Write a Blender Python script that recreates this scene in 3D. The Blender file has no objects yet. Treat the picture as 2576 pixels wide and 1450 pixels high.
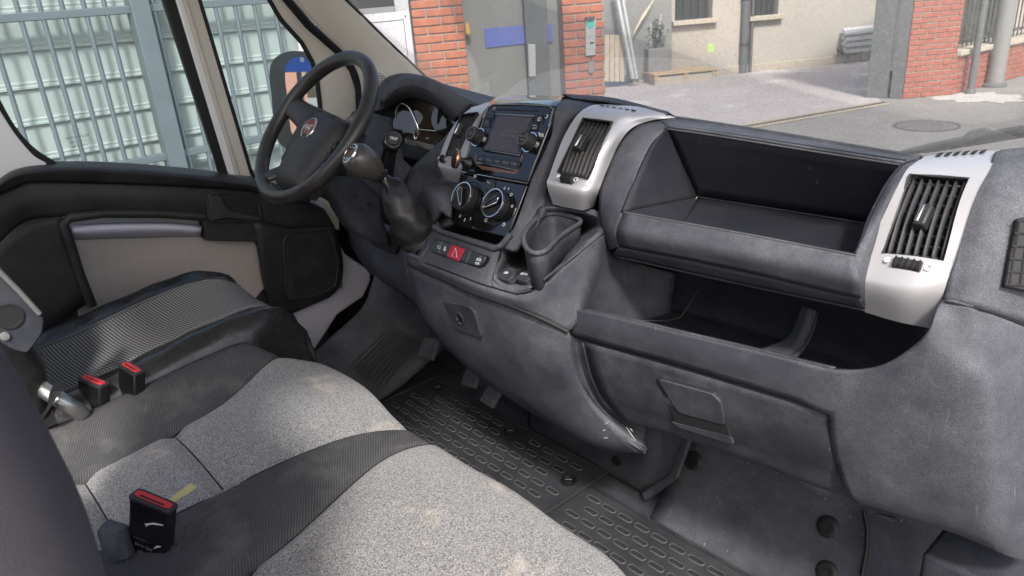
import bpy, bmesh, math, random
from mathutils import Vector as V, Matrix
from mathutils.geometry import tessellate_polygon
random.seed(7)
SC = bpy.context.scene
COL = SC.collection
# ---------------------------------------------------------------- camera
CY, CP, CR = math.radians(50), math.radians(22), math.radians(4.4)
CAM = V((1.15, -1.10, 1.10)); FPX = 1860.0
_f = V((-math.sin(CY)*math.cos(CP), math.cos(CY)*math.cos(CP), -math.sin(CP)))
_r0 = V((math.cos(CY), math.sin(CY), 0)); _u0 = _r0.cross(_f)
_r = _r0*math.cos(CR) - _u0*math.sin(CR); _u = _u0*math.cos(CR) + _r0*math.sin(CR)
cd = bpy.data.cameras.new('camera'); cam = bpy.data.objects.new('camera', cd); COL.objects.link(cam)
cam.matrix_world = Matrix(((_r.x,_u.x,-_f.x,CAM.x),(_r.y,_u.y,-_f.y,CAM.y),(_r.z,_u.z,-_f.z,CAM.z),(0,0,0,1)))
cd.sensor_width = 36; cd.lens = 36*FPX/2576; cd.clip_start = .02; cd.clip_end = 400
cd.dof.use_dof = True; cd.dof.focus_distance = 1.45; cd.dof.aperture_fstop = 14
SC.camera = cam
# ---------------------------------------------------------------- light
SUN = V((.60, -.42, .78)).normalized()          # direction towards the sun
wd = bpy.data.worlds.new('World'); SC.world = wd; wd.use_nodes = True
nt = wd.node_tree; nt.nodes.clear()
sk = nt.nodes.new('ShaderNodeTexSky'); sk.sky_type = 'NISHITA'; sk.sun_disc = False
sk.sun_elevation = math.asin(SUN.z); sk.sun_rotation = math.atan2(SUN.x, SUN.y)
sk.air_density = 1.0; sk.dust_density = 4.5; sk.ozone_density = 1.0
bg = nt.nodes.new('ShaderNodeBackground'); bg.inputs[1].default_value = .14
wo = nt.nodes.new('ShaderNodeOutputWorld')
nt.links.new(sk.outputs[0], bg.inputs[0]); nt.links.new(bg.outputs[0], wo.inputs[0])
ld = bpy.data.lights.new('sun', 'SUN'); ld.energy = 2.1; ld.angle = math.radians(6); ld.color = (1, .97, .93)
lo = bpy.data.objects.new('sun', ld); COL.objects.link(lo)
lo.rotation_euler = SUN.to_track_quat('Z', 'Y').to_euler(); lo.location = (4, -4, 8)
SC.view_settings.view_transform = 'Standard'; SC.view_settings.look = 'None'
SC.view_settings.gamma = 1; SC.view_settings.use_curve_mapping = False
SC.view_settings.exposure = 1.22
# ---------------------------------------------------------------- measuring: photo point on a real plane -> place
def ray(px, py): return _f + _r*((px-1288)/FPX) - _u*((py-725)/FPX)
def onp(px, py, ax, v):
    d = ray(px, py); return CAM + d*((v-CAM[ax])/d[ax])
def X(px, py, v): return onp(px, py, 0, v)
def Y(px, py, v): return onp(px, py, 1, v)
def Z(px, py, v): return onp(px, py, 2, v)
class Plane:
    def __init__(s, a, b, c):
        s.o = V(a); s.n = (V(b)-s.o).cross(V(c)-s.o).normalized()
        if s.n.dot(CAM-s.o) < 0: s.n = -s.n
        s.u = V((1,0,0)); s.u = (s.u - s.n*s.u.dot(s.n)).normalized(); s.v = s.n.cross(s.u)
        if s.v.z < 0: s.v = -s.v
    def __call__(s, px, py, h=0):
        d = ray(px, py); q = s.o + s.n*h
        return CAM + d*((q-CAM).dot(s.n)/d.dot(s.n))
# ---------------------------------------------------------------- object helpers
def tag(o, label, cat, group=None, kind=None):
    if label: o['label'] = label
    if cat: o['category'] = cat
    if group: o['group'] = group
    if kind: o['kind'] = kind
    return o
def thing(name, loc, label, cat, group=None):
    o = bpy.data.objects.new(name, None); COL.objects.link(o); o.location = loc; o.empty_display_size = .05
    return tag(o, label, cat, group)
def par(o, p):
    if p is not None:
        o.parent = p; o.matrix_parent_inverse = WM(p).inverted()
def WM(o):
    m = o.matrix_basis
    if o.parent: m = WM(o.parent) @ o.matrix_parent_inverse @ m
    return m
def link(name, me, mat, p=None, smooth=False):
    o = bpy.data.objects.new(name, me); COL.objects.link(o); me.materials.append(mat)
    if smooth:
        me.polygons.foreach_set('use_smooth', [True]*len(me.polygons))
    par(o, p); return o
def mesh(name, vs, fs, mat, p=None, smooth=False, bevel=0, seg=2, solid=0, angle=35):
    me = bpy.data.meshes.new(name); me.from_pydata([tuple(v) for v in vs], [], fs)
    bm = bmesh.new(); bm.from_mesh(me); bmesh.ops.recalc_face_normals(bm, faces=bm.faces) if solid == 0 else None
    bm.to_mesh(me); bm.free()
    o = link(name, me, mat, p, smooth)
    if solid:
        m = o.modifiers.new('s', 'SOLIDIFY'); m.thickness = solid; m.offset = -1; m.use_even_offset = False
    if bevel:
        m = o.modifiers.new('b', 'BEVEL'); m.width = bevel; m.segments = seg; m.limit_method = 'ANGLE'; m.angle_limit = math.radians(angle)
        m.harden_normals = False
        me.polygons.foreach_set('use_smooth', [True]*len(me.polygons))
    if bevel or (smooth and solid):
        for e in ('a',):
            try:
                me.set_sharp_from_angle(angle=math.radians(40))
            except Exception: pass
    return o
def crv(p, n, closed=False):
    out = []; m = len(p)
    rng = range(m) if closed else range(m-1)
    for i in rng:
        if closed: a,b,c,d = p[(i-1)%m], p[i], p[(i+1)%m], p[(i+2)%m]
        else: a,b,c,d = p[max(i-1,0)], p[i], p[i+1], p[min(i+2,m-1)]
        if not closed and i == 0: a = b*2-c
        if not closed and i == m-2: d = c*2-b
        for k in range(n):
            t = k/n; out.append(.5*((2*b)+(c-a)*t+(2*a-5*b+4*c-d)*t*t+(3*b-a-3*c+d)*t**3))
    if not closed: out.append(p[-1].copy())
    return out
def grid(rows, nu=5, nv=5):
    rr = [crv([V(q) for q in r], nu) for r in rows]
    cols = [crv([r[j] for r in rr], nv) for j in range(len(rr[0]))]
    return [[cols[j][i] for j in range(len(cols))] for i in range(len(cols[0]))]
def gmesh(name, G, mat, p=None, solid=.01, skip=None, bevel=0, out=None):
    nr, nc = len(G), len(G[0]); vs = [q for r in G for q in r]; fs = []
    acc = 0
    for i in range(nr-1):
        for j in range(nc-1):
            if skip and skip(i, j): continue
            f = (i*nc+j, i*nc+j+1, (i+1)*nc+j+1, (i+1)*nc+j); fs.append(f)
            n = (vs[f[2]]-vs[f[0]]).cross(vs[f[3]]-vs[f[1]]); c = (vs[f[0]]+vs[f[2]])/2
            acc += n.dot((out if out else CAM)-c)
    if acc < 0: fs = [f[::-1] for f in fs]
    o = mesh(name, vs, fs, mat, p, True, bevel, 2, solid)
    return o
def patch(name, rows, mat, p=None, nu=5, nv=5, solid=.01, skip=None, bevel=0, out=None):
    return gmesh(name, grid(rows, nu, nv), mat, p, solid, skip, bevel, out)
def PY(*pts): return [Y(*q) for q in pts]
def plate(name, outl, depth, mat, p=None, bevel=.0015, nrm=None, seg=2):
    outl = [V(q) for q in outl]
    n = V((0,0,0))
    for i in range(len(outl)): n += outl[i].cross(outl[(i+1) % len(outl)])
    n.normalize()
    c = sum(outl, V((0,0,0)))/len(outl)
    if n.dot((nrm if nrm else CAM-c)) < 0: outl = outl[::-1]; n = -n
    m = len(outl); vs = outl + [q-n*depth for q in outl]
    fs = [tuple(range(m)), tuple(range(2*m-1, m-1, -1))] + [(i, i+m, (i+1)%m+m, (i+1)%m) for i in range(m)]
    return mesh(name, vs, fs, mat, p, False, bevel, seg)
def rounded(pts, r=.25, n=4):
    """round the corners of a closed outline: r is the share of each edge used"""
    out = []; m = len(pts)
    for i in range(m):
        a, b, c = V(pts[i-1]), V(pts[i]), V(pts[(i+1) % m])
        s, e = b+(a-b)*r, b+(c-b)*r
        for k in range(n+1):
            t = k/n; out.append(s*(1-t)**2 + b*2*t*(1-t) + e*t*t)
    return out
def tube(name, pts, rad, mat, p=None, n=10, closed=False, flat=None, smooth=True):
    pts = [V(q) for q in pts]; m = len(pts)
    rr = rad if isinstance(rad, (list, tuple)) else [rad]*m
    vs = []; fs = []; up = None
    for i in range(m):
        t = (pts[(i+1) % m]-pts[i-1]) if closed else (pts[min(i+1, m-1)]-pts[max(i-1, 0)])
        t.normalize()
        if up is None:
            up = V((0,0,1)) if abs(t.z) < .9 else V((1,0,0))
        up = (up - t*up.dot(t)).normalized(); s = t.cross(up)
        for k in range(n):
            a = 2*math.pi*k/n
            vs.append(pts[i] + (up*math.cos(a)*(flat if flat else 1) + s*math.sin(a))*rr[i])
    for i in range(m if closed else m-1):
        for k in range(n):
            fs.append((i*n+k, i*n+(k+1) % n, ((i+1) % m)*n+(k+1) % n, ((i+1) % m)*n+k))
    if not closed: fs += [tuple(range(n-1, -1, -1)), tuple((m-1)*n+k for k in range(n))]
    o = mesh(name, vs, fs, mat, p, smooth)
    if smooth: o.data.set_sharp_from_angle(angle=math.radians(50))
    return o
def frame(n):
    n = V(n).normalized(); a = V((1,0,0)) if abs(n.x) < .8 else V((0,1,0))
    u = (a-n*a.dot(n)).normalized(); return u, n.cross(u), n
def lathe(name, o, axis, prof, mat, p=None, n=32, u=None, sx=1, sharp=40):
    a, b, c = frame(axis)
    vs = []; fs = []
    for r, h in prof:
        for k in range(n):
            t = 2*math.pi*k/n; vs.append(V(o)+c*h+(a*math.cos(t)*sx+b*math.sin(t))*r)
    for i in range(len(prof)-1):
        for k in range(n): fs.append((i*n+k, i*n+(k+1) % n, (i+1)*n+(k+1) % n, (i+1)*n+k))
    if len(prof) == 4 and prof[0][1] == prof[3][1] and prof[3][0] > 1e-5:
        for k in range(n): fs.append((3*n+k, 3*n+(k+1) % n, (k+1) % n, k))
        ob = mesh(name, vs, fs, mat, p, True); ob.data.set_sharp_from_angle(angle=math.radians(sharp)); return ob
    if prof[0][0] > 1e-5: fs.append(tuple(range(n-1, -1, -1)))
    if prof[-1][0] > 1e-5: fs.append(tuple((len(prof)-1)*n+k for k in range(n)))
    ob = mesh(name, vs, fs, mat, p, True); ob.data.set_sharp_from_angle(angle=math.radians(sharp)); return ob
def box(name, c, hx, hy, hz, mat, p=None, bevel=.003, ax=None, seg=2):
    a = ax or (V((1,0,0)), V((0,1,0)), V((0,0,1)))
    c = V(c); vs = [c+a[0]*hx*i+a[1]*hy*j+a[2]*hz*k for k in (-1,1) for j in (-1,1) for i in (-1,1)]
    fs = [(0,2,3,1),(4,5,7,6),(0,1,5,4),(2,6,7,3),(0,4,6,2),(1,3,7,5)]
    return mesh(name, vs, fs, mat, p, False, bevel, seg)
def boxw(name, lo, hi, mat, p=None, bevel=.003):
    lo, hi = V(lo), V(hi); h = (hi-lo)/2
    return box(name, lo+h, h.x, h.y, h.z, mat, p, bevel)
def dup(o, loc=None, p=None, rot=None):
    c = o.copy(); COL.objects.link(c)
    if p is not None: par(c, p)
    if loc is not None: c.location = loc
    if rot is not None: c.rotation_euler = rot
    return c
def text(name, s, o, u, v, size, mat, p=None, h=.0006, align='CENTER', ext=.0003, bold=0, sx=1):
    cu = bpy.data.curves.new('t', 'FONT'); cu.body = s; cu.size = size; cu.align_x = align; cu.align_y = 'CENTER'; cu.extrude = ext; cu.resolution_u = 3
    cu.offset = bold
    ob = bpy.data.objects.new('t', cu); COL.objects.link(ob)
    dg = bpy.context.evaluated_depsgraph_get(); me = bpy.data.meshes.new_from_object(ob.evaluated_get(dg))
    bpy.data.objects.remove(ob)
    u = V(u).normalized(); v = V(v); v = (v-u*v.dot(u)).normalized(); w = u.cross(v)
    for q in me.vertices:
        c = q.co.copy(); q.co = V(o)+u*c.x*sx+v*c.y+w*(c.z+h)
    me.materials.clear()
    return link(name, me, mat, p)
# ---------------------------------------------------------------- materials
def nn(t, k, **kw):
    n = t.nodes.new('ShaderNode'+k)
    for a, b in kw.items(): setattr(n, a, b)
    return n
def ramp(t, src, stops):
    r = nn(t, 'ValToRGB'); e = r.color_ramp.elements
    e[0].position, e[0].color = stops[0][0], (*stops[0][1], 1) if len(stops[0][1]) == 3 else stops[0][1]
    e[1].position, e[1].color = stops[-1][0], (*stops[-1][1], 1)
    for pz, c in stops[1:-1]:
        q = e.new(pz); q.color = (*c, 1)
    t.links.new(src, r.inputs[0]); return r.outputs[0]
def noise(t, co, scale, detail=4, rough=.6):
    n = nn(t, 'TexNoise'); n.inputs['Scale'].default_value = scale; n.inputs['Detail'].default_value = detail
    n.inputs['Roughness'].default_value = rough; t.links.new(co, n.inputs['Vector']); return n.outputs['Fac']
def mixc(t, fac, a, b, mode='MIX'):
    m = nn(t, 'Mix', data_type='RGBA', blend_type=mode)
    for i, s in ((0, fac), (6, a), (7, b)):
        if isinstance(s, (int, float)): m.inputs[i].default_value = s
        elif isinstance(s, tuple): m.inputs[i].default_value = (*s, 1)
        else: t.links.new(s, m.inputs[i])
    return m.outputs[2]
def base(name):
    m = bpy.data.materials.new(name); m.use_nodes = True; t = m.node_tree
    b = t.nodes['Principled BSDF']; tc = nn(t, 'TexCoord'); return m, t, b, tc.outputs['Object']
def bump(t, b, h, s=.3, d=.002):
    n = nn(t, 'Bump'); n.inputs['Strength'].default_value = s; n.inputs['Distance'].default_value = d
    t.links.new(h, n.inputs['Height']); t.links.new(n.outputs[0], b.inputs['Normal'])
def plastic(name, c, dust=(.16,.16,.17), amt=.5, rough=.55, sc=9, grain=900, gs=.25, spec=.4, scr=.0, settle=0):
    m, t, b, co = base(name)
    big = noise(t, co, sc, 6, .65); sm = noise(t, co, sc*9, 5, .7); fine = noise(t, co, 1000, 1, .5)
    k = ramp(t, big, [(.38, (.10,)*3), (.70, (1,1,1))]); k2 = ramp(t, sm, [(.34, (.35,)*3), (.66, (1,1,1))])
    k3 = ramp(t, fine, [(.40, (.12,)*3), (.62, (1,)*3)])
    f = mixc(t, 1.0, k, k2, 'MULTIPLY'); f = mixc(t, .4, f, k, 'MIX')
    if settle:
        g = nn(t, 'NewGeometry'); sx = nn(t, 'SeparateXYZ'); t.links.new(g.outputs['Normal'], sx.inputs[0])
        u = ramp(t, sx.outputs['Z'], [(.25, (0,0,0)), (.95, (settle,)*3)]); u = mixc(t, 1.0, u, ramp(t, sm, [(.3, (.3,)*3), (.7, (1,)*3)]), 'MULTIPLY')
        f = mixc(t, 1.0, f, u, 'ADD')
    f = mixc(t, .8, f, k3, 'MULTIPLY')
    f = mixc(t, 1.0, f, (amt,)*3, 'MULTIPLY')
    col = mixc(t, f, c, dust)
    if scr:
        mp = nn(t, 'Mapping'); mp.inputs['Scale'].default_value = (60, 60, 7); mp.inputs['Rotation'].default_value = (.5, .4, .6)
        t.links.new(co, mp.inputs[0]); s = noise(t, mp.outputs[0], 2.2, 3, .6)
        s = ramp(t, s, [(.66, (0,0,0)), (.76, (1,1,1))]); big2 = ramp(t, noise(t, co, 7, 2), [(.45, (0,0,0)), (.65, (1,1,1))])
        s = mixc(t, 1.0, s, big2, 'MULTIPLY'); s = mixc(t, 1.0, s, (scr,)*3, 'MULTIPLY'); col = mixc(t, s, col, (.26,.26,.27))
    t.links.new(col, b.inputs['Base Color'])
    rr = mixc(t, f, (rough,)*3, (min(rough+.25, .95),)*3); t.links.new(rr, b.inputs['Roughness'])
    b.inputs['Specular IOR Level'].default_value = spec
    if gs: bump(t, b, noise(t, co, grain, 2, .5), gs, .0012)
    return m
def flat(name, c, rough=.5, metal=0, spec=.5, var=.12, vs=30, coat=0, bmp=0, bsc=200):
    m, t, b, co = base(name)
    v = noise(t, co, vs, 5, .65)
    col = mixc(t, v, tuple(x*(1-var) for x in c), tuple(min(x*(1+var), 1) for x in c))
    t.links.new(col, b.inputs['Base Color']); b.inputs['Roughness'].default_value = rough; b.inputs['Metallic'].default_value = metal
    b.inputs['Specular IOR Level'].default_value = spec; b.inputs['Coat Weight'].default_value = coat
    if bmp: bump(t, b, noise(t, co, bsc, 4, .6), bmp, .002)
    return m
def glass(name, dust=.1, dustc=(.62,.62,.58), rough=.0, streak=True, tint=(.96,.98,.97), spk=.35):
    m, t, b, co = base(name); t.nodes.remove(b)
    out = t.nodes['Material Output']
    tr = nn(t, 'BsdfTransparent'); tr.inputs[0].default_value = (*tint, 1)
    gl = nn(t, 'BsdfGlossy'); gl.inputs['Roughness'].default_value = rough + .005
    fr = nn(t, 'LayerWeight'); fr.inputs['Blend'].default_value = .12
    mx = nn(t, 'MixShader'); fm = nn(t, 'Math', operation='MULTIPLY'); fm.inputs[1].default_value = .5
    t.links.new(fr.outputs['Fresnel'], fm.inputs[0]); t.links.new(fm.outputs[0], mx.inputs[0]); t.links.new(tr.outputs[0], mx.inputs[1]); t.links.new(gl.outputs[0], mx.inputs[2])
    df = nn(t, 'BsdfDiffuse'); df.inputs[0].default_value = (*dustc, 1)
    tl = nn(t, 'BsdfTranslucent'); tl.inputs[0].default_value = (*dustc, 1)
    dd = nn(t, 'MixShader'); dd.inputs[0].default_value = .5; t.links.new(df.outputs[0], dd.inputs[1]); t.links.new(tl.outputs[0], dd.inputs[2])
    n1 = ramp(t, noise(t, co, 3.5, 5, .6), [(.3, (dust*.45,)*3), (.75, (dust*1.3,)*3)])
    if streak:
        mp = nn(t, 'Mapping'); mp.inputs['Rotation'].default_value = (.3, .75, .5); mp.inputs['Scale'].default_value = (160, 25, 160); t.links.new(co, mp.inputs[0])
        s = ramp(t, noise(t, mp.outputs[0], 1, 4, .7), [(.45, (0,0,0)), (.8, (dust*1.6,)*3)])
        n1 = mixc(t, 1.0, n1, s, 'ADD')
    if spk:
        vo = nn(t, 'TexVoronoi'); vo.inputs['Scale'].default_value = 170; t.links.new(co, vo.inputs['Vector'])
        d = ramp(t, vo.outputs['Distance'], [(.05, (spk,)*3), (.13, (0,0,0))]); 
        pm = ramp(t, noise(t, co, 60, 2), [(.5, (0,0,0)), (.6, (1,1,1))]); d = mixc(t, 1.0, d, pm, 'MULTIPLY')
        n1 = mixc(t, 1.0, n1, d, 'ADD')
    m2 = nn(t, 'MixShader'); t.links.new(n1, m2.inputs[0]); t.links.new(mx.outputs[0], m2.inputs[1]); t.links.new(dd.outputs[0], m2.inputs[2])
    t.links.new(m2.outputs[0], out.inputs[0]); return m
def tweed(name, lo, hi, sc=420, stain=True):
    m, t, b, co = base(name)
    v = nn(t, 'TexVoronoi'); v.inputs['Scale'].default_value = sc; t.links.new(co, v.inputs['Vector'])
    k = ramp(t, v.outputs['Color'], [(.18, (0,0,0)), (.78, (1,1,1))])
    n2 = noise(t, co, sc*.5, 3, .7); k = mixc(t, .4, k, ramp(t, n2, [(.35, (0,0,0)), (.65, (1,1,1))]))
    col = mixc(t, k, lo, hi)
    if stain:
        s = ramp(t, noise(t, co, 11, 5, .65), [(.59, (0,0,0)), (.67, (.7,)*3)]); s2 = noise(t, co, 70, 3, .7)
        s = mixc(t, 1.0, s, s2, 'MULTIPLY'); col = mixc(t, s, col, (.50,.44,.35))
    t.links.new(col, b.inputs['Base Color']); b.inputs['Roughness'].default_value = .95; b.inputs['Specular IOR Level'].default_value = .1
    b.inputs['Sheen Weight'].default_value = .15
    bump(t, b, v.outputs['Distance'], .5, .002); return m
def ribbed(name, c1, c2, axis, per, rough=.8, sharp=(.35,.65), dusty=.3, bstr=.5, rot=None):
    """woven ribs running across `axis` with period per"""
    m, t, b, co = base(name)
    w = nn(t, 'TexWave', wave_type='BANDS', bands_direction=axis); w.inputs['Scale'].default_value = .314/per; w.inputs['Distortion'].default_value = .6
    w.inputs['Detail'].default_value = 1; w.inputs['Detail Scale'].default_value = 3
    src = co
    if rot:
        mp = nn(t, 'Mapping'); mp.inputs['Rotation'].default_value = rot; t.links.new(co, mp.inputs[0]); src = mp.outputs[0]
    t.links.new(src, w.inputs['Vector'])
    k = ramp(t, w.outputs['Fac'], [(sharp[0], (0,0,0)), (sharp[1], (1,1,1))]); n = noise(t, co, 700, 2)
    k = mixc(t, .25, k, n); col = mixc(t, k, c1, c2)
    s = ramp(t, noise(t, co, 12, 6, .7), [(.5, (0,0,0)), (.78, (dusty,)*3)]); col = mixc(t, s, col, (.25,.245,.23))
    t.links.new(col, b.inputs['Base Color']); b.inputs['Roughness'].default_value = rough; b.inputs['Specular IOR Level'].default_value = .2
    bump(t, b, w.outputs['Fac'], bstr, .002); return m
M = {}
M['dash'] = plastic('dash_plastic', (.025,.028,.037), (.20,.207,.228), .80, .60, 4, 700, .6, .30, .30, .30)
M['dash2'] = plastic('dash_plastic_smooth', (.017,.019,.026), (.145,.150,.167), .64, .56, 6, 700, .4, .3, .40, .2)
M['binshade'] = plastic('bin_shade_plastic', (.011,.0125,.018), (.10,.103,.115), .28, .62, 6, 700, .3, .25, .35, 0)  # smooth plastic, colour darkened to give bin and tray insides their shade
M['gaiter'] = plastic('gaiter_leather', (.011,.011,.012), (.08,.078,.076), .28, .45, 20, 60, 1.0, .4, 0, .2)
M['backcloth'] = flat('charcoal_back_cloth', (.062,.057,.064), .95, 0, .1, .12, 40, 0, .3, 700)
M['dark'] = flat('black_inside', (.008,.008,.009), .7)
M['door'] = plastic('door_plastic', (.012,.012,.014), (.11,.105,.095), .45, .5, 8, 600, .3, .4, .2)
M['piano'] = flat('piano_black', (.006,.006,.007), .06, 0, .6, .05)
M['silver'] = flat('silver_paint', (.47,.47,.485), .38, .4, .5, .05, 200)
M['grille'] = plastic('grille_plastic', (.014,.015,.018), (.10,.10,.10), .4, .5, 40, 900, .1)
M['chrome'] = flat('chrome', (.72,.72,.72), .14, 1, .5, .03)
M['rubber'] = flat('rubber_seal', (.010,.010,.011), .55, 0, .35, .2)
M['wheel'] = plastic('wheel_rim_plastic', (.016,.0155,.015), (.17,.15,.125), .35, .33, 10, 1200, .12, .5, .25)
M['hub'] = plastic('airbag_cover', (.022,.022,.023), (.12,.115,.11), .35, .5, 9, 900, .25, .4)
M['leather'] = plastic('black_leatherette', (.011,.011,.012), (.11,.105,.10), .3, .24, 12, 32, .9, .5)
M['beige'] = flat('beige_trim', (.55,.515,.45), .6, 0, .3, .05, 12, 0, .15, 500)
M['beige2'] = flat('beige_trim_darker', (.49,.46,.40), .6, 0, .3, .05, 12, 0, .15, 500)  # slightly darker beige for the speaker grille and frame step
M['white'] = flat('white_body_paint', (.72,.73,.74), .25, 0, .5, .03, 10, .4)
M['lav'] = flat('grey_lavender_trim', (.46,.46,.54), .5, 0, .4, .06, 14)
M['fabric'] = flat('grey_door_fabric', (.36,.335,.32), .95, 0, .1, .08, 60, 0, .3, 900)
M['mat'] = plastic('rubber_mat', (.018,.019,.023), (.10,.102,.11), .55, .6, 6, 400, .6, .35)
M['matrim'] = plastic('rubber_mat_rim', (.055,.057,.065), (.18,.18,.185), .7, .7, 10, 400, .2, .3)
M['skirt'] = plastic('black_seat_cloth', (.012,.011,.012), (.07,.065,.06), .4, .9, 12, 500, .3, .15)
M['pad'] = plastic('rubber_mat_pad', (.016,.017,.020), (.10,.10,.105), .4, .55, 20, 800, .2)
M['carpet'] = plastic('floor_liner', (.030,.033,.042), (.15,.155,.168), .65, .65, 8, 500, .3, .3, 1.0)
M['tweed'] = tweed('grey_tweed', (.020,.020,.022), (.365,.362,.355), 850)
M['twill'] = ribbed('charcoal_twill', (.036,.036,.038), (.076,.076,.078), 'Y', .0038, .95, (.2,.8), .28, .3, (0,0,.55))
M['seatrib'] = ribbed('grey_ribbed_cloth', (.03,.03,.031), (.30,.295,.285), 'Y', .0062, .85, (.3,.65), .15, .6, (0,0,-.1))
M['red'] = flat('red_plastic', (.50,.02,.025), .4, 0, .5, .1)
M['redbtn'] = flat('red_button', (.36,.012,.035), .5, 0, .4, .12, 60)
M['blackgloss'] = flat('black_gloss_plastic', (.010,.010,.011), .22, 0, .5, .2)
M['steel'] = flat('bare_steel', (.40,.40,.39), .35, .9, .5, .15, 40)
M['mark'] = flat('white_marking', (.62,.62,.62), .6, 0, .2, .04)
M['dimmark'] = flat('grey_marking', (.16,.16,.16), .6, 0, .2, .04)
M['knob'] = flat('grey_brown_knob', (.055,.050,.044), .33, .1, .5, .3, 60, .1)
M['copper'] = flat('copper_band', (.42,.24,.14), .25, .9)
M['badge'] = flat('badge_red', (.20,.012,.02), .3, .3, .5, .1, 30, .5)
M['screen'] = flat('screen_reflect_tint', (.055,.038,.030), .12, 0, .5, .1, 20)  # brown of the reflection is put into the radio screen colour
M['dustm'] = flat('dust', (.30,.29,.27), .95, 0, .1, .3, 80)
# ================================================================ setting outside
GZ = -.70
def ground_mat(name, c, c2, sc=3, bmp=.5, spots=None):
    m, t, b, co = base(name)
    a = noise(t, co, sc*.35, 6, .65); f = noise(t, co, 90, 3, .7); k = mixc(t, .5, a, f)
    col = mixc(t, ramp(t, k, [(.35, (0,0,0)), (.65, (1,1,1))]), c, c2)
    if spots:
        s = ramp(t, noise(t, co, sc*.8, 3, .5), [(.58, (0,0,0)), (.66, (.8,)*3)]); col = mixc(t, s, col, spots)
    t.links.new(col, b.inputs['Base Color']); b.inputs['Roughness'].default_value = .9; b.inputs['Specular IOR Level'].default_value = .2
    bump(t, b, f, bmp, .01); return m
M['asphalt'] = ground_mat('asphalt', (.16,.155,.145), (.27,.26,.245), 2, .5)
M['apron'] = ground_mat('concrete_apron', (.33,.30,.30), (.44,.41,.41), 1.6, .3, (.50,.48,.47))
M['yellow'] = ground_mat('worn_yellow_paint', (.30,.28,.24), (.44,.36,.20), 5, .3)
M['rail'] = flat('iron_rail', (.07,.065,.06), .6, .4)
M['iron'] = flat('cast_iron', (.17,.16,.145), .7, .3, .4, .5, 60, 0, .6, 80)
M['plaster'] = ground_mat('beige_plaster', (.30,.28,.245), (.41,.385,.345), .8, .25)
M['stone'] = flat('stone_sill', (.38,.34,.28), .9, 0, .2, .2, 9)
M['brick'] = flat('orange_brick', (.36,.135,.08), .9, 0, .2, .35, 16, 0, .5, 60)
M['brick2'] = flat('red_brick', (.27,.088,.062), .9, 0, .2, .35, 9, 0, .5, 60)
M['mortar'] = flat('mortar', (.30,.275,.235), .95, 0, .1, .2, 20)
M['gatebar'] = flat('blue_grey_gate_paint', (.105,.13,.145), .5, .1, .4, .22, 8)
M['sheet'] = flat('pale_green_sheet', (.31,.355,.35), .5, 0, .4, .08, 4)
M['board'] = flat('white_board', (.60,.585,.62), .5, 0, .4, .04, 5)
M['darkgrey'] = flat('dark_grey_paint', (.10,.11,.11), .6, 0, .3, .2, 9)
M['greypanel'] = flat('grey_panel', (.20,.205,.20), .5, 0, .3, .15, 5)
M['bluep'] = flat('blue_board', (.10,.14,.42), .5, 0, .3, .1)
M['wood'] = flat('weathered_wood', (.42,.31,.17), .85, 0, .2, .3, 14)
M['boards'] = flat('pale_boards', (.42,.37,.29), .85, 0, .2, .2, 14)
M['galv'] = flat('galvanised', (.46,.48,.49), .45, .5, .5, .15, 20)
M['window'] = flat('dark_window', (.05,.055,.055), .15, 0, .5, .2, 3)
M['green'] = flat('green_paint', (.36,.52,.16), .8)
M['green2'] = flat('teal_print', (.05,.42,.36), .6)
M['bluesign'] = flat('blue_sign', (.02,.12,.55), .4)
M['orange'] = flat('orange_band', (.55,.33,.06), .6)
def vq(vs, name, mat, kind='structure'):
    o = mesh(name, vs, [tuple(range(len(vs)))], mat); o['kind'] = kind; return o
# ground sheets
vq([V((-150,-120,GZ)),V((120,-120,GZ)),V((120,200,GZ)),V((-150,200,GZ))], 'ground', M['asphalt'])
ap = [Z(1690,345,GZ+.004),Z(2218,258,GZ+.004),Z(2185,225,GZ+.004),V((-4.6,14.5,GZ+.004)),V((-9.5,12,GZ+.004)),V((-7,4,GZ+.004))]
vq(ap, 'courtyard_pavement', M['apron'])
a, b = Z(1700,350,GZ+.008), Z(2225,259,GZ+.008); d = (b-a).normalized(); s = V((d.y,-d.x,0))
ys = vq([a-s*.16,b-s*.16,b+s*.12,a+s*.12], 'yellow_line', M['yellow'])
rl = thing('gate_rail', a, 'dark iron gate rail set in the yellow painted line across the entrance', 'rail')
box('rail', (a+b)/2+V((0,0,.006)), (b-a).length/2, .02, .008, M['rail'], rl, .002, (d, s, V((0,0,1))))
# manhole cover
mc = Z(2330,318,GZ)
mh = thing('manhole_cover', mc, 'round cast iron manhole cover in the asphalt', 'manhole')
lathe('cover', mc, (0,0,1), [(.31,.0),(.31,.008),(.30,.012),(0,.012)], M['iron'], mh, 36)
lathe('rim', mc, (0,0,1), [(.345,.001),(.345,.010),(.32,.010),(.32,.001)], M['rail'], mh, 36)
for i in range(5):
    box('rib', mc+V((0,-.2+i*.1,.0135)), math.sqrt(.28**2-(-.2+i*.1)**2), .018, .003, M['iron'], mh, 0)
# whitish repair patch on the road
def blob(c, rx, ry, name, mat, z, n=26, sd=1):
    rnd = random.Random(sd); vs = []
    for i in range(n):
        k = 1+rnd.uniform(-.25,.25); t = 2*math.pi*i/n; vs.append(V((c.x+rx*k*math.cos(t), c.y+ry*k*math.sin(t), z)))
    return vq(vs, name, mat)
blob(Z(2455,245,GZ), .55, .45, 'road_patch', ground_mat('lime_patch', (.36,.35,.33), (.50,.49,.47), 6, .3), GZ+.004, 30, 3)
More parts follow.
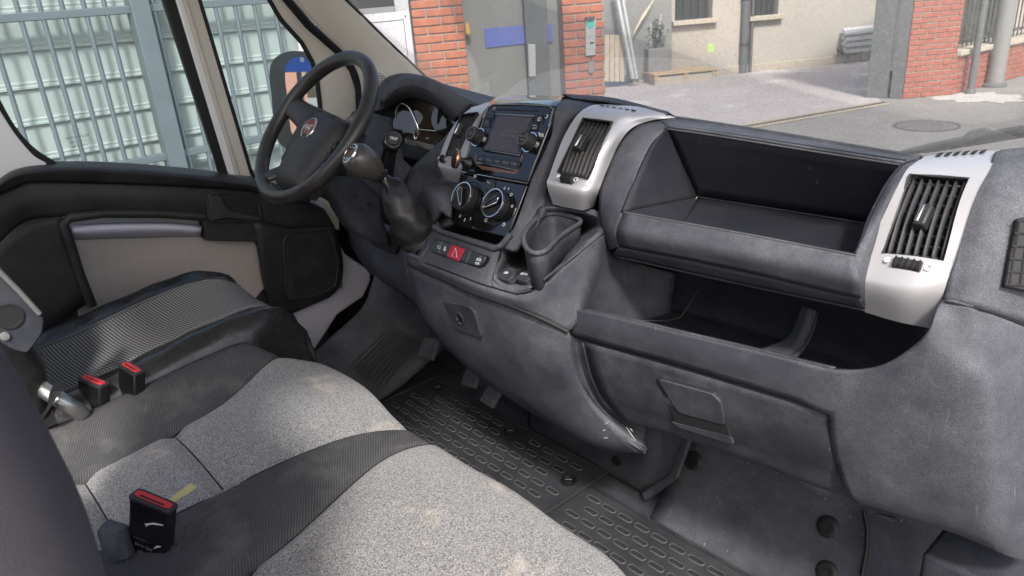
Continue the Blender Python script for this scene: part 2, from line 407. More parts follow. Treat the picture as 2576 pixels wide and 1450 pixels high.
# ---- sliding gate left (x = -3 plane)
gx = -3.0
gate = thing('sheet_metal_gate', (gx, 0, GZ), 'blue grey barred gate backed by pale ribbed sheet metal, left of the van', 'gate')
sheet = boxw('sheet', (gx-.13,-3.2,GZ+.05), (gx-.11,1.05,2.3), M['sheet'], gate, 0)
for k in range(16):
    z = X(37,124,gx-.1).z - .168*(k-7)
    r = mesh('rib', [V((gx-.11+dx, yy, z+dz)) for yy in (-3.2,1.04) for dx,dz in ((0,-.018),(.016,-.014),(.016,-.004),(.008,.0),(.010,.012),(0,.018))],
             [(0,6,7,1),(1,7,8,2),(2,8,9,3),(3,9,10,4),(4,10,11,5),(0,1,2,3,4,5),(11,10,9,8,7,6)], M['sheet'], gate, False)
by = [X(q,48,gx).y for q in (52,109,165,220,272,392,447,495,548,597,646,696)]
st = .128
by = [by[0]-st*k for k in range(13,0,-1)] + by
bar0 = None
for yy in by:
    if bar0 is None:
        bar0 = tube('bar', [V((0,0,GZ+.1)), V((0,0,.22)), V((0,0,2.2))], .0115, M['gatebar'], gate, 10); bar0.location = (gx, yy, 0); par(bar0, gate)
    else:
        o = bar0.copy(); COL.objects.link(o); o.location = (gx, yy, 0)
zt = X(0,48,gx).z; zl = X(240,412,gx).z-.03
for z in (zt, zl): boxw('cross_rail', (gx-.03,-3.2,z-.019), (gx+.012,1.0,z+.019), M['gatebar'], gate, .004)
yp = X(342,0,gx).y
boxw('post', (gx-.05,yp-.045,GZ), (gx+.05,yp+.045,2.25), M['gatebar'], gate, .005)
boxw('post', (gx-.05,.98,GZ), (gx+.04,1.03,2.25), M['gatebar'], gate, .005)
# ---- white board
wb = thing('white_board', (gx, 1.4, GZ), 'large white notice board with thin black frame line beside the gate', 'board')
e0, e1 = X(735,150,gx).y+.05, X(1032,60,gx+.02).y
bz0, bz1 = X(1035,150,gx).z-.14, X(1000,30,gx).z
boxw('panel', (gx-.0,e0,bz0-.9), (gx+.02,e1,bz1), M['board'], wb, .002)
for (p0,p1) in (((e0+.04,bz1-.05),(e1-.05,bz1-.047)),((e1-.05,bz0+.02),(e1-.047,bz1-.05))):
    boxw('frame_line', (gx+.0205,p0[0],p0[1]), (gx+.022,p1[0],p1[1]), M['dark'], wb, 0)
for yy,zz in ((e1-.03,bz1-.03),(e1-.33,bz1-.03),(e1-.03,bz0+.1),(e1-.03,bz0+.03),(e0+.07,bz1-.35),(e0+.07,bz1-.1)):
    lathe('screw', (gx+.02,yy,zz), (1,0,0), [(.006,0),(.006,.002),(0,.003)], M['rail'], wb, 8)
boxw('leg', (gx-.02,e0+.05,GZ), (gx-.002,e0+.09,bz0), M['gatebar'], wb, .002)
boxw('leg', (gx-.02,e1-.09,GZ), (gx-.002,e1-.05,bz0), M['gatebar'], wb, .002)
# ---- brick pillars flanking the entrance
def dep(px, py, dd): return CAM + ray(px, py)*dd
def hplane(A, B):
    A, B = V((A.x,A.y,GZ)), V((B.x,B.y,GZ)); u = (B-A).normalized(); n = V((u.y,-u.x,0))
    if n.dot(CAM-A) < 0: n = -n
    return A, u, n
def bricks(parent, A, u, n, L, z0, z1, bl, bh, mt, mat, proud=.006, sd=0, off0=0):
    rnd = random.Random(sd); base_ = {}
    rows = int((z1-z0)/(bh+mt))
    for r in range(rows):
        x = -((r % 2)*.5*(bl+mt)) ; z = z0+r*(bh+mt)
        while x < L-.02:
            x0, x1 = max(x,0), min(x+bl, L); x += bl+mt
            if x1-x0 < .03: continue
            w = round(x1-x0, 3)
            if w not in base_:
                o = box('brick', (0,0,0), w/2, .03, bh/2, mat, parent, .004, (u, n, V((0,0,1))), 1); base_[w] = o
            else:
                o = base_[w].copy(); COL.objects.link(o)
            o.location = A+u*(x0+w/2)+n*(-.03+proud+rnd.uniform(-.003,.003))+V((0,0,z-A.z+bh/2+rnd.uniform(-.002,.002)))
            o.rotation_euler = (0,0,rnd.uniform(-.01,.01))
PA, PB = dep(1045,120,6.05), dep(1520,120,6.35)
A, u, n = hplane(PA, PB); Lall = (V((PB.x,PB.y,GZ))-A).length
PE = Plane(A, A+u, A+V((0,0,1)))
def along(px, py=120): return (PE(px,py)-A).dot(u)
def pillar(x0, x1, label, sd):
    t = thing('brick_pillar', A+u*x0, label, 'pillar', 'brick pillars at the entrance')
    c = A+u*((x0+x1)/2)-n*.19
    box('mortar_core', V((c.x,c.y,.6)), (x1-x0)/2-.004, .186, 1.3, M['mortar'], t, .002, (u, n, V((0,0,1))))
    bricks(t, A+u*x0, u, n, x1-x0, .06, 1.5, .225, .055, .0125, M['brick'], .008, sd)
    return t
xa0, xa1 = 0.0, along(1172); xb0, xb1 = along(1418), Lall
pillar(xa0, xa1, 'orange brick pillar next to the white notice board', 1)
pillar(xb0, xb1, 'orange brick pillar carrying the steel intercom plate', 2)
# grey mesh post left of first pillar
gp = thing('grey_post', A-u*.1, 'narrow grey post between white board and brick pillar', 'post')
box('shaft', V((A.x,A.y,.6))-u*.07-n*.05, .055, .05, 1.3, M['galv'], gp, .003, (u, n, V((0,0,1))))
# glazed entrance door between the pillars
ed = thing('entrance_door', A+u*((xa1+xb0)/2), 'dark grey entrance door with blue band between the brick pillars', 'door')
def onE(name, pts, depth, mat, p, h=0, bevel=.002): return plate(name, [PE(a_,b_,h) for a_,b_ in pts], depth, mat, p, bevel, n)
box('leaf', V((A.x,A.y,.45))+u*((xa1+along(1330))/2)-n*.16, (along(1330)-xa1)/2, .02, 1.14, M['greypanel'], ed, .002, (u,n,V((0,0,1))))
box('leaf', V((A.x,A.y,.45))+u*((along(1385)+xb0)/2)-n*.17, (xb0-along(1385))/2, .02, 1.14, M['greypanel'], ed, .002, (u,n,V((0,0,1))))
box('door_post', V((A.x,A.y,.45))+u*along(1357)-n*.12, (along(1385)-along(1328))/2, .06, 1.15, M['darkgrey'], ed, .004, (u,n,V((0,0,1))))
onE('blue_band', [(1218,72),(1324,64),(1325,110),(1222,122)], .004, M['bluep'], ed, -.13)
onE('blue_band', [(1371,62),(1388,60),(1390,106),(1372,109)], .004, M['bluep'], ed, -.13)
onE('lock_plate', [(1329,112),(1347,112),(1348,193),(1331,193)], .02, M['galv'], ed, -.03)
onE('handle', [(1171,62),(1177,55),(1184,80),(1180,88),(1172,85)], .03, M['orange'], ed, -.05)
# intercom
ic = thing('intercom', PE(1487,95), 'steel intercom plate with teal sticker on the brick pillar', 'intercom')
onE('plate', [(1474,50),(1499,47),(1498,139),(1473,141)], .02, M['galv'], ic, .028)
onE('hood', [(1475,44),(1496,42),(1497,50),(1475,52)], .05, M['rail'], ic, .05)
lathe('sticker', PE(1485,61,.03), n, [(.035,0),(.035,.001),(0,.001)], M['green2'], ic, 20)
lathe('speaker', PE(1486,88,.03), n, [(.022,0),(.022,.001),(0,.001)], M['galv'], ic, 6)
onE('key_slot', [(1484,107),(1494,106),(1494,110),(1484,111)], .004, M['dark'], ic, .031, 0)
onE('vent_block', [(1480,155),(1494,154),(1494,184),(1480,185)], .01, M['greypanel'], ic, .02)
# ---- beige building
BA, BB = V((-7.9,10.2,GZ)), V((-5.67,13.87,GZ)); bu = (BB-BA).normalized(); bn = V((bu.y,-bu.x,0))
if bn.dot(CAM-BA) < 0: bn = -bn
BP = Plane(BA, BA+bu, BA+V((0,0,1)))
bd = thing('beige_building', BA, 'long beige plastered building behind the courtyard with barred dark windows', 'building')
def onB(name, pts, depth, mat, p, h=0, bevel=.004): return plate(name, [BP(a_,b_,h) for a_,b_ in pts], depth, mat, p, bevel, bn)
def bx0(px, py=40): return (BP(px,py)-BA).dot(bu)
w1 = (bx0(1698),bx0(1792)); w2 = (bx0(1889),bx0(1957)); zs1 = BP(1745,50).z; zs2 = BP(1920,40).z
def wallseg(x0, x1, z0, z1): 
    if x1 > x0: 
        c = BA+bu*((x0+x1)/2)-bn*.15; box('wall', V((c.x,c.y,(z0+z1)/2)), (x1-x0)/2, .15, (z1-z0)/2, M['plaster'], bd, 0, (bu,bn,V((0,0,1))))
ZT = 3.6
wallseg(-.3, w1[0], GZ, ZT); wallseg(w1[0], w1[1], GZ, zs1); wallseg(w1[1], w2[0], GZ, ZT); wallseg(w2[0], w2[1], GZ, zs2); wallseg(w2[1], 9, GZ, ZT)
for (x0,x1),zs in ((w1,zs1),(w2,zs2)):
    c = BA+bu*((x0+x1)/2)-bn*.2
    wn = box('window', V((c.x,c.y,(zs+2.2)/2)), (x1-x0)/2, .03, (2.2-zs)/2, M['window'], bd, 0, (bu,bn,V((0,0,1))))
    for k in range(5):
        q = BA+bu*(x0+(x1-x0)*(k+.5)/5)-bn*.08; tube('window_bar', [V((q.x,q.y,zs)),V((q.x,q.y,2.2))], .010, M['rail'], bd, 6)
    q = BA+bu*((x0+x1)/2)+bn*.02; box('window_sill', V((q.x,q.y,zs-.035)), (x1-x0)/2+.07, .10, .04, M['stone'], bd, .008, (bu,bn,V((0,0,1))))
q = BA+bu*4.5+bn*.012; box('plinth', V((q.x,q.y,GZ+.07)), 4.7, .03, .07, M['stone'], bd, .01, (bu,bn,V((0,0,1))))
q0 = BP(1869,188,.07); 
dp = thing('drainpipe', q0, 'dark drainpipe running down the beige wall between its two windows', 'pipe')
tube('pipe', [V((q0.x,q0.y,GZ)),V((q0.x,q0.y,3.4))], .075, M['darkgrey'], dp, 12)
tube('side_pipe', [V((q0.x,q0.y,GZ))+bu*.14,V((q0.x,q0.y,3.4))+bu*.14], .03, M['darkgrey'], dp, 8)
for z in (-.2,.6,1.3): lathe('bracket', (q0.x,q0.y,z), (0,0,1), [(.075,0),(.084,0),(.084,.05),(.075,.05)], M['rail'], dp, 14)
g = onB('paint_mark', [(1780,113),(1788,108),(1796,114),(1798,124),(1794,132),(1783,133),(1779,124)], .002, M['green'], bd, .003, 0)
# pallet platform
pc = Z(1710,205,GZ)
pl = thing('wooden_pallet', pc, 'weathered wooden pallet platform lying in front of the beige wall', 'pallet')
for lay, zz in ((1,GZ+.13),):
    for k in range(6):
        q = pc+bn*(-.25+.1*k*1.05)-bu*0; box('plank', V((q.x,q.y,zz+.06)), .62-.01*(k%2), .046, .014, M['wood'], pl, .003, (bu,bn,V((0,0,1))))
    for k in (-1,0,1):
        q = pc+bu*(.55*k); box('bearer', V((q.x,q.y,zz)), .045, .3, .045, M['wood'], pl, .003, (bu,bn,V((0,0,1))))
q = pc; box('base', V((q.x,q.y,GZ+.075)), .585, .285, .07, M['stone'], pl, 0, (bu,bn,V((0,0,1))))
# leaning poles, boards, corrugated sheet at the left end of the wall
pts = [((1548,-30),(1593,198)),((1561,-30),(1602,199)),((1573,-30),(1574,190))]
for k,(t0,t1) in enumerate(pts):
    f0 = BP(t1[0],t1[1],.5-.1*k); t_ = thing('scaffold_pole', f0, ['galvanised scaffold pole leaning left, nearest the brick pillar','galvanised scaffold pole leaning left, touching the pale boards','thin upright galvanised pole behind the two leaning poles'][k], 'pole', 'poles at the wall')
    tube('tube', [f0, BP(t0[0],t0[1],.3-.1*k)], .045 if k < 2 else .02, M['galv'], t_, 10)
for k in range(4):
    xx = 1520+13*k; f0 = BP(xx+6,200,.32)
    t_ = thing('leaning_board', f0, ['pale board leaning on the wall, leftmost of four','pale board leaning on the wall, second of four from left','pale board leaning on the wall, third of four from left','pale board leaning on the wall, rightmost of four'][k], 'board', 'boards at the wall')
    plate('board', [BP(xx,205,.34),BP(xx+12,206,.34),BP(xx+13.5,88,.24),BP(xx+1.5,88,.24)], .03, M['boards'], t_, .004, bn)
cs = thing('corrugated_sheet', BP(1620,40,.2), 'pale corrugated offcut sheet leaning above the boards', 'sheet')
for k in range(7):
    a0 = 1588+5*k; plate('rib', [BP(a0,95-8*k,.26),BP(a0+5,88-8*k,.26),BP(a0+34,30-7*k,.22),BP(a0+28,36-7*k,.22)], .01, M['boards'], cs, .003, bn)
dc = thing('dark_sheet', BP(1610,150,.1), 'dark grey sheet metal screen against the wall end', 'sheet')
onB('sheet', [(1520,205),(1690,192),(1690,-40),(1515,-40)], .03, M['greypanel'], dc, .06)
onB('seam', [(1634,195),(1638,195),(1640,60),(1636,60)], .02, M['galv'], dc, .08)
pt = thing('potted_plant', BP(1655,100,.15), 'dark potted shrub with upright pipe beside the pallet', 'plant')
rnd = random.Random(4); vs = []; fs = []
for i in range(170):
    c = BP(1655+rnd.gauss(0,10), 84+rnd.gauss(0,17), .2+rnd.uniform(-.1,.1)); r = .035
    a_ = V((rnd.uniform(-1,1),rnd.uniform(-1,1),rnd.uniform(-1,1))).normalized()*r; b_ = V((rnd.uniform(-1,1),rnd.uniform(-1,1),rnd.uniform(-1,1))).normalized()*r
    k = len(vs); vs += [c-a_,c+b_*.5,c+a_,c-b_*.5]; fs.append((k,k+1,k+2,k+3))
M['leaf'] = flat('dark_leaf', (.05,.065,.05), .7)
mesh('foliage', vs, fs, M['leaf'], pt)['kind'] = 'stuff'
onB('pot', [(1630,205),(1690,196),(1688,120),(1632,124)], .25, M['greypanel'], pt, .3, .02)
tube('stake', [BP(1652,95,.2),BP(1660,55,.2),BP(1662,36,.2)], .02, M['galv'], pt, 6)
# stacked pipes against the wall
sp = BP(2150,110,.2); rnd = random.Random(9); k = 0
names = ['topmost','upper','middle','lower','lowest']
for i in range(12):
    px, py = 2120+rnd.uniform(-4,6)+ (i%3)*3, 76+i*5.0
    t_ = thing('metal_profile', BP(px,py,.15), 'pale metal profile on the wall rack, '+['topmost','second from top','third from top','fourth from top','fifth from top','sixth from top','sixth from bottom','fifth from bottom','fourth from bottom','third from bottom','second from bottom','lowest'][i]+' of twelve', 'profile', 'metal profiles racked on the wall')
    q0, q1 = BP(px,py,.12+.05*(i%3)), BP(px+120,py-13,.12+.05*(i%3)); dd = (q1-q0).normalized()
    box('profile', (q0+q1)/2, (q1-q0).length/2, .035, .028, M['galv' if i%3 else 'board'], t_, .004, (dd, bn, V((0,0,1))))
rk = thing('rack_bracket', BP(2125,138,.1), 'dark iron bracket carrying the metal profiles', 'bracket')
onB('bracket', [(2112,125),(2190,112),(2190,120),(2114,140)], .1, M['rail'], rk, .2)
# ---- right gate post, brick pillar, low wall and fence
g0, g1 = Z(2178,247,GZ), Z(2268,250,GZ)
A2, u2, n2 = hplane(g0, g1); P2 = Plane(A2, A2+u2, A2+V((0,0,1)))
gpst = thing('gate_post', A2, 'wide dark grey steel gate post at the courtyard entrance', 'post')
L2 = (V((g1.x,g1.y,GZ))-A2).length
for nm,x0,x1,dy in (('steel_face',0,L2*.58,0),('steel_face',L2*.66,L2,0),('channel',L2*.58,L2*.66,.08)):
    c = A2+u2*((x0+x1)/2)-n2*(.12+dy); box(nm, V((c.x,c.y,1.0)), (x1-x0)/2, .12, 1.7, M['darkgrey'] if nm[0]=='s' else M['rail'], gpst, .006, (u2,n2,V((0,0,1))))
for xx in (.60,.635): c = A2+u2*(L2*xx)-n2*.05; tube('guide_rod', [V((c.x,c.y,P2(2235,180).z)),V((c.x,c.y,2.4))], .012, M['galv'], gpst, 6)
# brick pillar
h0, h1 = V((g1.x,g1.y,GZ))+u2*.01, Z(2392,240,GZ)
A3, u3, n3 = hplane(h0, h1); L3 = (V((h1.x,h1.y,GZ))-A3).length
bp = thing('brick_pillar', A3, 'red brick pillar right of the dark gate post', 'pillar', 'red brickwork across the street')
c = A3+u3*(L3/2)-n3*.2; box('mortar_core', V((c.x,c.y,.9)), L3/2-.005, .195, 1.6, M['mortar'], bp, 0, (u3,n3,V((0,0,1))))
bricks(bp, A3, u3, n3, L3, GZ+.01, 1.75, .235, .057, .0125, M['brick2'], .008, 5)
h2 = V((h1.x,h1.y,GZ)); h3 = V((-2.35,13.6,GZ)); A4, u4, n4 = hplane(h2, h3); L4 = (h3-A4).length
P4 = Plane(A4, A4+u4, A4+V((0,0,1)))
zt4 = P4(2470,118).z
lw = thing('low_brick_wall', A4, 'low red brick wall with pale coping right of the brick pillar', 'wall', 'red brickwork across the street')
c = A4+u4*(L4/2)-n4*.17; box('mortar_core', V((c.x,c.y,(GZ+zt4-.06)/2)), L4/2, .165, (zt4-.06-GZ)/2, M['mortar'], lw, 0, (u4,n4,V((0,0,1))))
bricks(lw, A4, u4, n4, L4, GZ+.01, zt4-.05, .235, .057, .0125, M['brick2'], .008, 6)
nc = 4
for k in range(nc):
    c = A4+u4*(L4*(k+.5)/nc)-n4*.15; box('coping_stone', V((c.x,c.y,zt4-.02)), L4/nc/2-.004, .21, .035, M['stone'], lw, .008, (u4,n4,V((0,0,1))))
fe = thing('iron_fence', A4-n4*.15, 'dark iron railing standing on the low brick wall', 'fence')
for k in range(26):
    c = A4+u4*(.05+L4*k/26)-n4*.15; tube('fence_bar', [V((c.x,c.y,zt4)),V((c.x,c.y,1.9))], .011, M['rail'], fe, 6)
for z in (zt4+.12, 1.1): c = A4+u4*(L4/2)-n4*.15; box('fence_rail', V((c.x,c.y,z)), L4/2, .012, .02, M['rail'], fe, .003, (u4,n4,V((0,0,1))))
bk = thing('dark_hedge_screen', A4-n4*.8, 'dark screen behind the iron railing', 'screen')
c = A4+u4*(L4/2)-n4*.9; box('screen', V((c.x,c.y,1.0)), L4/2+.2, .03, 1.7, M['leaf'], bk, 0, (u4,n4,V((0,0,1))))
for px,py,r,lab in ((2440,236,.045,'thin grey street pole in front of the red brick wall'),(2500,218,.11,'thick grey street lamp post by the red brick wall')):
    q = Z(px,py,GZ); t_ = thing('street_pole', q, lab, 'pole')
    tube('shaft', [q, q+V((0,0,1.5)), q+V((0,0,3.2))], [r*1.05,r,r*.93], M['greypanel' if r > .1 else 'darkgrey'], t_, 14)
    lathe('base', q, (0,0,1), [(r*1.5,0),(r*1.5,.03),(r*1.1,.06)], M['darkgrey'], t_, 14)
# street side behind the van, seen only in the door mirror
rw = thing('street_wall', (-3.1,-8,GZ), 'red brick street wall reflected in the door mirror', 'wall')
m, t, b, co = base('far_brickwork'); bt = nn(t, 'TexBrick'); sp_ = nn(t,'SeparateXYZ'); cb_ = nn(t,'CombineXYZ'); t.links.new(co, sp_.inputs[0]); t.links.new(sp_.outputs[1], cb_.inputs[0]); t.links.new(sp_.outputs[2], cb_.inputs[1]); t.links.new(cb_.outputs[0], bt.inputs['Vector'])
bt.inputs['Scale'].default_value = 5; bt.inputs['Color1'].default_value=(.42,.13,.07,1); bt.inputs['Color2'].default_value=(.34,.10,.06,1); bt.inputs['Mortar'].default_value=(.4,.36,.3,1); t.links.new(bt.outputs[0], b.inputs['Base Color'])
boxw('wall', (-3.5,-14,GZ), (-3.2,-4.0,2.6), m, rw, 0)
# ================================================================ van body
van = thing('van_body', (0,0,0), 'white van cabin shell with beige pillar trim and windscreen around the dashboard', 'van')
def PX(x, *pts): return [X(a, b, x) for a, b in pts]
# floor pan and toe board
boxw('floor_pan', (-.95,-3.2,-.06), (.98,.32,-.014), M['carpet'], van, 0)
patch('toe_board', [[V((x,-.05,-.011)) for x in (.31,.5,.75,.97)], [V((x,.01,.05)) for x in (.31,.5,.75,.97)], [V((x,.15,.26)) for x in (.31,.5,.75,.97)], [V((x,.24,.46)) for x in (.31,.5,.75,.97)]], M['carpet'], van, 5, 6, .02)
TB = Plane((.5,.01,.05),(.9,.01,.05),(.5,.15,.26))
for px,py in ((2083,1326),(2080,1440),(1744,1160)):
    lathe('floor_bolt', TB(px,py,.001), TB.n, [(.021,0),(.021,.002),(.017,.005),(.010,.005),(.009,.002),(.005,.002),(.005,.0045),(0,.0045)], M['rubber'], van, 20)
tube('liner_seam', [TB(2172,1285,.003),TB(2182,1330,.004),TB(2180,1385,.004),TB(2168,1450,.003)], .004, M['rubber'], van, 8)
# tunnel housing below the console
boxw('tunnel_cover', (-.15,-.005,-.011), (.285,.30,.30), M['dash2'], van, .03)
plate('tunnel_flange', [Y(1622,1262,-.02),Y(1700,1205,-.02),Y(1738,1100,.03),Y(1716,1095,.03),Y(1688,1190,-.015),Y(1612,1240,-.02)], .012, M['dash2'], van, .003)
lathe('tunnel_bolt', V((.18,-.006,.06)), (0,-1,0), [(.012,0),(.012,.004),(.006,.004),(0,.006)], M['blackgloss'], van, 14)
# left footwell
patch('left_wheel_arch_liner', [PY((770,905,-.33),(830,850,-.24),(910,775,-.14),(940,700,-.08),(960,660,-.04)), PY((800,935,-.32),(880,860,-.20),(960,790,-.10),(1000,730,-.03),(1030,690,.02)), PY((850,980,-.30),(950,905,-.16),(1040,830,-.04),(1090,790,.04),(1120,760,.08)), PY((900,1040,-.29),(1010,970,-.14),(1100,890,-.02),(1150,850,.06),(1190,820,.1))], M['dash2'], van, 5, 5, .01)
for k in range(9):
    a_, b_ = (880+10*k, 922+7*k), (985+9*k, 822+4*k)
    tube('liner_rib', [Y(*a_,-.268+.010*k), Y((a_[0]+b_[0])/2,(a_[1]+b_[1])/2,-.205+.010*k), Y(*b_,-.142+.010*k)], .0028, M['pad'], van, 6)
patch('firewall', [[V((-.95,.22,.6)),V((-.5,.22,.6)),V((.3,.25,.6))],[V((-.95,.2,.2)),V((-.5,.2,.2)),V((.3,.25,.2))],[V((-.95,.1,-.01)),V((-.5,.08,-.01)),V((.3,.06,-.01))]], M['carpet'], van, 3, 3, .01)
plate('kick_panel', [X(a,b,-.925) for a,b in ((800,490),(825,520),(845,600),(870,640),(932,682),(934,705),(915,748),(850,792),(800,870),(775,900),(720,900),(720,700),(740,560))], .015, M['lav'], van, .006)
plate('kick_panel_upper', [X(a,b,-.93) for a,b in ((760,470),(800,470),(850,490),(855,580),(835,575),(815,530),(770,500))], .012, M['beige'], van, .004)
plate('footwell_side', [X(a,b,-.945) for a,b in ((740,480),(860,470),(1100,560),(1150,800),(1000,960),(700,960))], .01, M['dash2'], van, .002)
# A pillar trim, quarter window surround (left)
pil = patch('a_pillar_trim', [PX(-.84,(700,-40),(800,70),(872,140),(905,200),(912,290),(915,330)), PX(-.80,(770,-40),(860,60),(925,130),(960,190),(965,290),(968,330)), PX(-.78,(835,-45),(930,62),(1005,133),(1085,210),(1180,300),(1200,330))], M['beige'], van, 6, 4, .03)
tube('windscreen_seal', PX(-.785,(835,-40),(870,0),(970,100),(1085,208),(1190,310)), .006, M['rubber'], van, 8)
# tweeter
TW = Plane(X(940,200,-.80),X(985,200,-.79),X(950,300,-.80))
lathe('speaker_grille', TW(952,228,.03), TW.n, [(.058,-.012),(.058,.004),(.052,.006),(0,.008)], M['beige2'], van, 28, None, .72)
for i in range(-5,6):
    for j in range(-7,8):
        xx, yy = i*.0066+(j%2)*.0033, j*.0062
        if (xx/.036)**2+(yy/.047)**2 < 1:
            pass
hv = []; hf = []
for i in range(-6,7):
    for j in range(-8,9):
        xx, yy = i*.0072+(j%2)*.0036, j*.0064
        if (xx/.037)**2+(yy/.048)**2 < 1:
            a_, b_, c_ = frame(TW.n); o_ = TW(952,228,.0395); k = len(hv)
            for t_ in range(6): hv.append(o_+a_*(xx+.0021*math.cos(t_*1.047))+b_*(yy+.0021*math.sin(t_*1.047)))
            hf.append(tuple(range(k,k+6)))
mesh('grille_holes', hv, hf, M['dark'], van)['kind'] = 'stuff'
# windscreen glass
M['wglass'] = glass('dusty_windscreen', .17, (.66,.64,.60), 0, True, (.96,.97,.95), .6)
M['sglass'] = glass('side_glass', .05, (.7,.75,.75), 0, False, (.93,.98,.97), .12)
base_ = [(-.788,.305,.80),(-.45,.45,.72),(0,.50,.68),(.45,.46,.68),(.80,.36,.70),(1.02,.22,.72)]
ws = [[V((x,y+.118,z-.12)) for x,y,z in base_], [V((x,y-.25,z+.255)) for x,y,z in base_], [V((x,y-.56,z+.57)) for x,y,z in base_]]
patch('windscreen', ws, M['wglass'], van, 8, 6, 0)
boxw('b_pillar_trim', (-1.0,-1.75,-.01), (-.95,-1.0,.72), M['dash2'], van, .01)
boxw('seat_bulkhead_step', (-.95,-1.75,-.01), (.9,-1.70,.5), M['dash2'], van, .01)
# unseen roof, added to shade the cabin; pale lining bounces light
M['lining'] = flat('roof_lining', (.70,.68,.64), .95, 0, .1, .05, 20)
patch('roof', [[V((x,.02,1.36)) for x in (-.80,0,.85)],[V((x,-.25,1.55)) for x in (-.84,0,.9)],[V((x,-.8,1.62)) for x in (-.84,0,.9)],[V((x,-1.45,1.62)) for x in (-.84,0,.9)]], M['lining'], van, 4, 4, .03, None, 0, V((0,-.6,.5)))
# pillar strip between door window and quarter window belongs to the door; roof rail out of frame
# ================================================================ driver door
dx = -.90
dr = thing('driver_door', (dx,-.4,.2), 'driver door with black armrest panel, grey cloth insert and window frame', 'door')
def D(x, *pts): return [X(a, b, x) for a, b in pts]
# outer skin + black inner panel as a frame round the cloth recess
plate('door_skin', [V((dx-.07,-1.0,.0)),V((dx-.07,.06,.0)),V((dx-.07,.06,.62)),V((dx-.07,-1.0,.74))], .02, M['white'], dr, .004)
boxw('lower_panel', (dx-.065,-1.0,.0), (dx-.045,.05,.45), M['door'], dr, .004)
top = [(-30,470),(41,424),(148,412),(296,415),(481,430),(636,452),(720,478),(775,494)]
grv = [(-30,500),(45,470),(92,458),(296,462),(481,470),(636,482),(720,500),(775,512)]
patch('belt_roll', [D(dx-.07,*[(a,b-6) for a,b in top]), D(dx-.03,*top), D(dx+.035,*[(a,b+14) for a,b in top]), D(dx+.025,*grv)], M['door'], dr, 5, 5, .01)
up = [(-30,496),(45,466),(92,454),(296,458),(481,466),(636,478),(720,496),(775,508),(815,526)]
lowr = [(-30,640),(60,560),(155,546),(259,532),(518,542),(652,560),(720,575),(790,575),(842,570)]
patch('upper_panel', [D(dx+.012,*up), D(dx+.02,*[((a+c)/2,(b+d)/2) for (a,b),(c,d) in zip(up,lowr)]), D(dx+.012,*lowr)], M['door'], dr, 4, 4, .012)
patch('rear_panel', [D(dx+.012,(-30,640),(60,560),(158,546)), D(dx+.012,(20,760),(95,680),(172,610)), D(dx+.012,(90,870),(170,800),(225,760))], M['door'], dr, 4, 4, .012)
tube('recess_edge', D(dx+.012,(232,770),(200,690),(172,600),(160,566),(175,548),(259,537),(400,538),(515,546)), .012, M['door'], dr, 10)
patch('front_panel', [D(dx+.014,(640,555),(720,575),(790,573),(842,570)), D(dx+.014,(655,640),(700,650),(790,650),(862,650)), D(dx+.01,(668,720),(700,740),(790,740),(858,715)), D(dx+.0,(690,800),(720,795),(780,770),(830,748))], M['door'], dr, 4, 4, .02)
plate('cloth_insert', D(dx-.035,(160,590),(400,590),(640,600),(670,720),(600,800),(200,800)), .01, M['fabric'], dr, .002)
patch('armrest_pad', [D(dx-.03,(180,566),(300,560),(420,560),(507,567)), D(dx+.012,(182,572),(300,567),(420,566),(507,573)), D(dx+.012,(186,590),(300,585),(420,582),(505,586)), D(dx-.03,(188,604),(300,600),(420,597),(503,596))], M['lav'], dr, 5, 4, .008)
plate('handle_block', D(dx+.010,(510,545),(652,552),(660,610),(629,609),(518,606)), .04, M['door'], dr, .004)
plate('handle_cup', rounded(D(dx+.0225,(525,494),(560,487),(645,499),(655,553),(526,556)),.2), .004, M['dark'], dr, .001)
tube('handle_rim', rounded(D(dx+.022,(523,492),(560,485),(648,497),(658,556),(524,558)),.2), .0035, M['door'], dr, 8, True)
plate('door_handle', crv(D(dx+.035,(529,500),(540,494),(556,496),(566,515),(580,530),(615,540),(651,546),(650,555),(610,553),(570,549),(545,553),(528,553)),3,True), .012, M['hub'], dr, .004)
# speaker grille with moulded pimples
sg = rounded(D(dx+.019,(712,592),(829,576),(852,655),(845,722),(790,745),(721,757)), .18)
gr = plate('speaker_grille', sg, .006, M['grille'], dr, .002)
tube('grille_rim', sg, .004, M['door'], dr, 8, True)
pv = []; pf = []
SGP = Plane(X(712,592,dx+.019), X(829,576,dx+.019), X(721,757,dx+.019))
ys0, ys1 = X(718,660,dx).y, X(846,660,dx).y; z0_, z1_ = X(780,745,dx).z, X(780,588,dx).z
for i in range(24):
    for j in range(26):
        yy = ys0+(ys1-ys0)*(i+.5)/24; zz = z0_+(z1_-z0_)*(j+.5)/26; k = len(pv); s_ = .0026
        pv += [V((dx+.0195,yy-s_,zz-s_)),V((dx+.0195,yy+s_,zz-s_)),V((dx+.0195,yy+s_,zz+s_)),V((dx+.0195,yy-s_,zz+s_)),V((dx+.0225,yy,zz))]
        pf += [(k,k+1,k+4),(k+1,k+2,k+4),(k+2,k+3,k+4),(k+3,k,k+4)]
pm = mesh('grille_pimples', pv, pf, M['door'], gr); pm['kind'] = 'stuff'
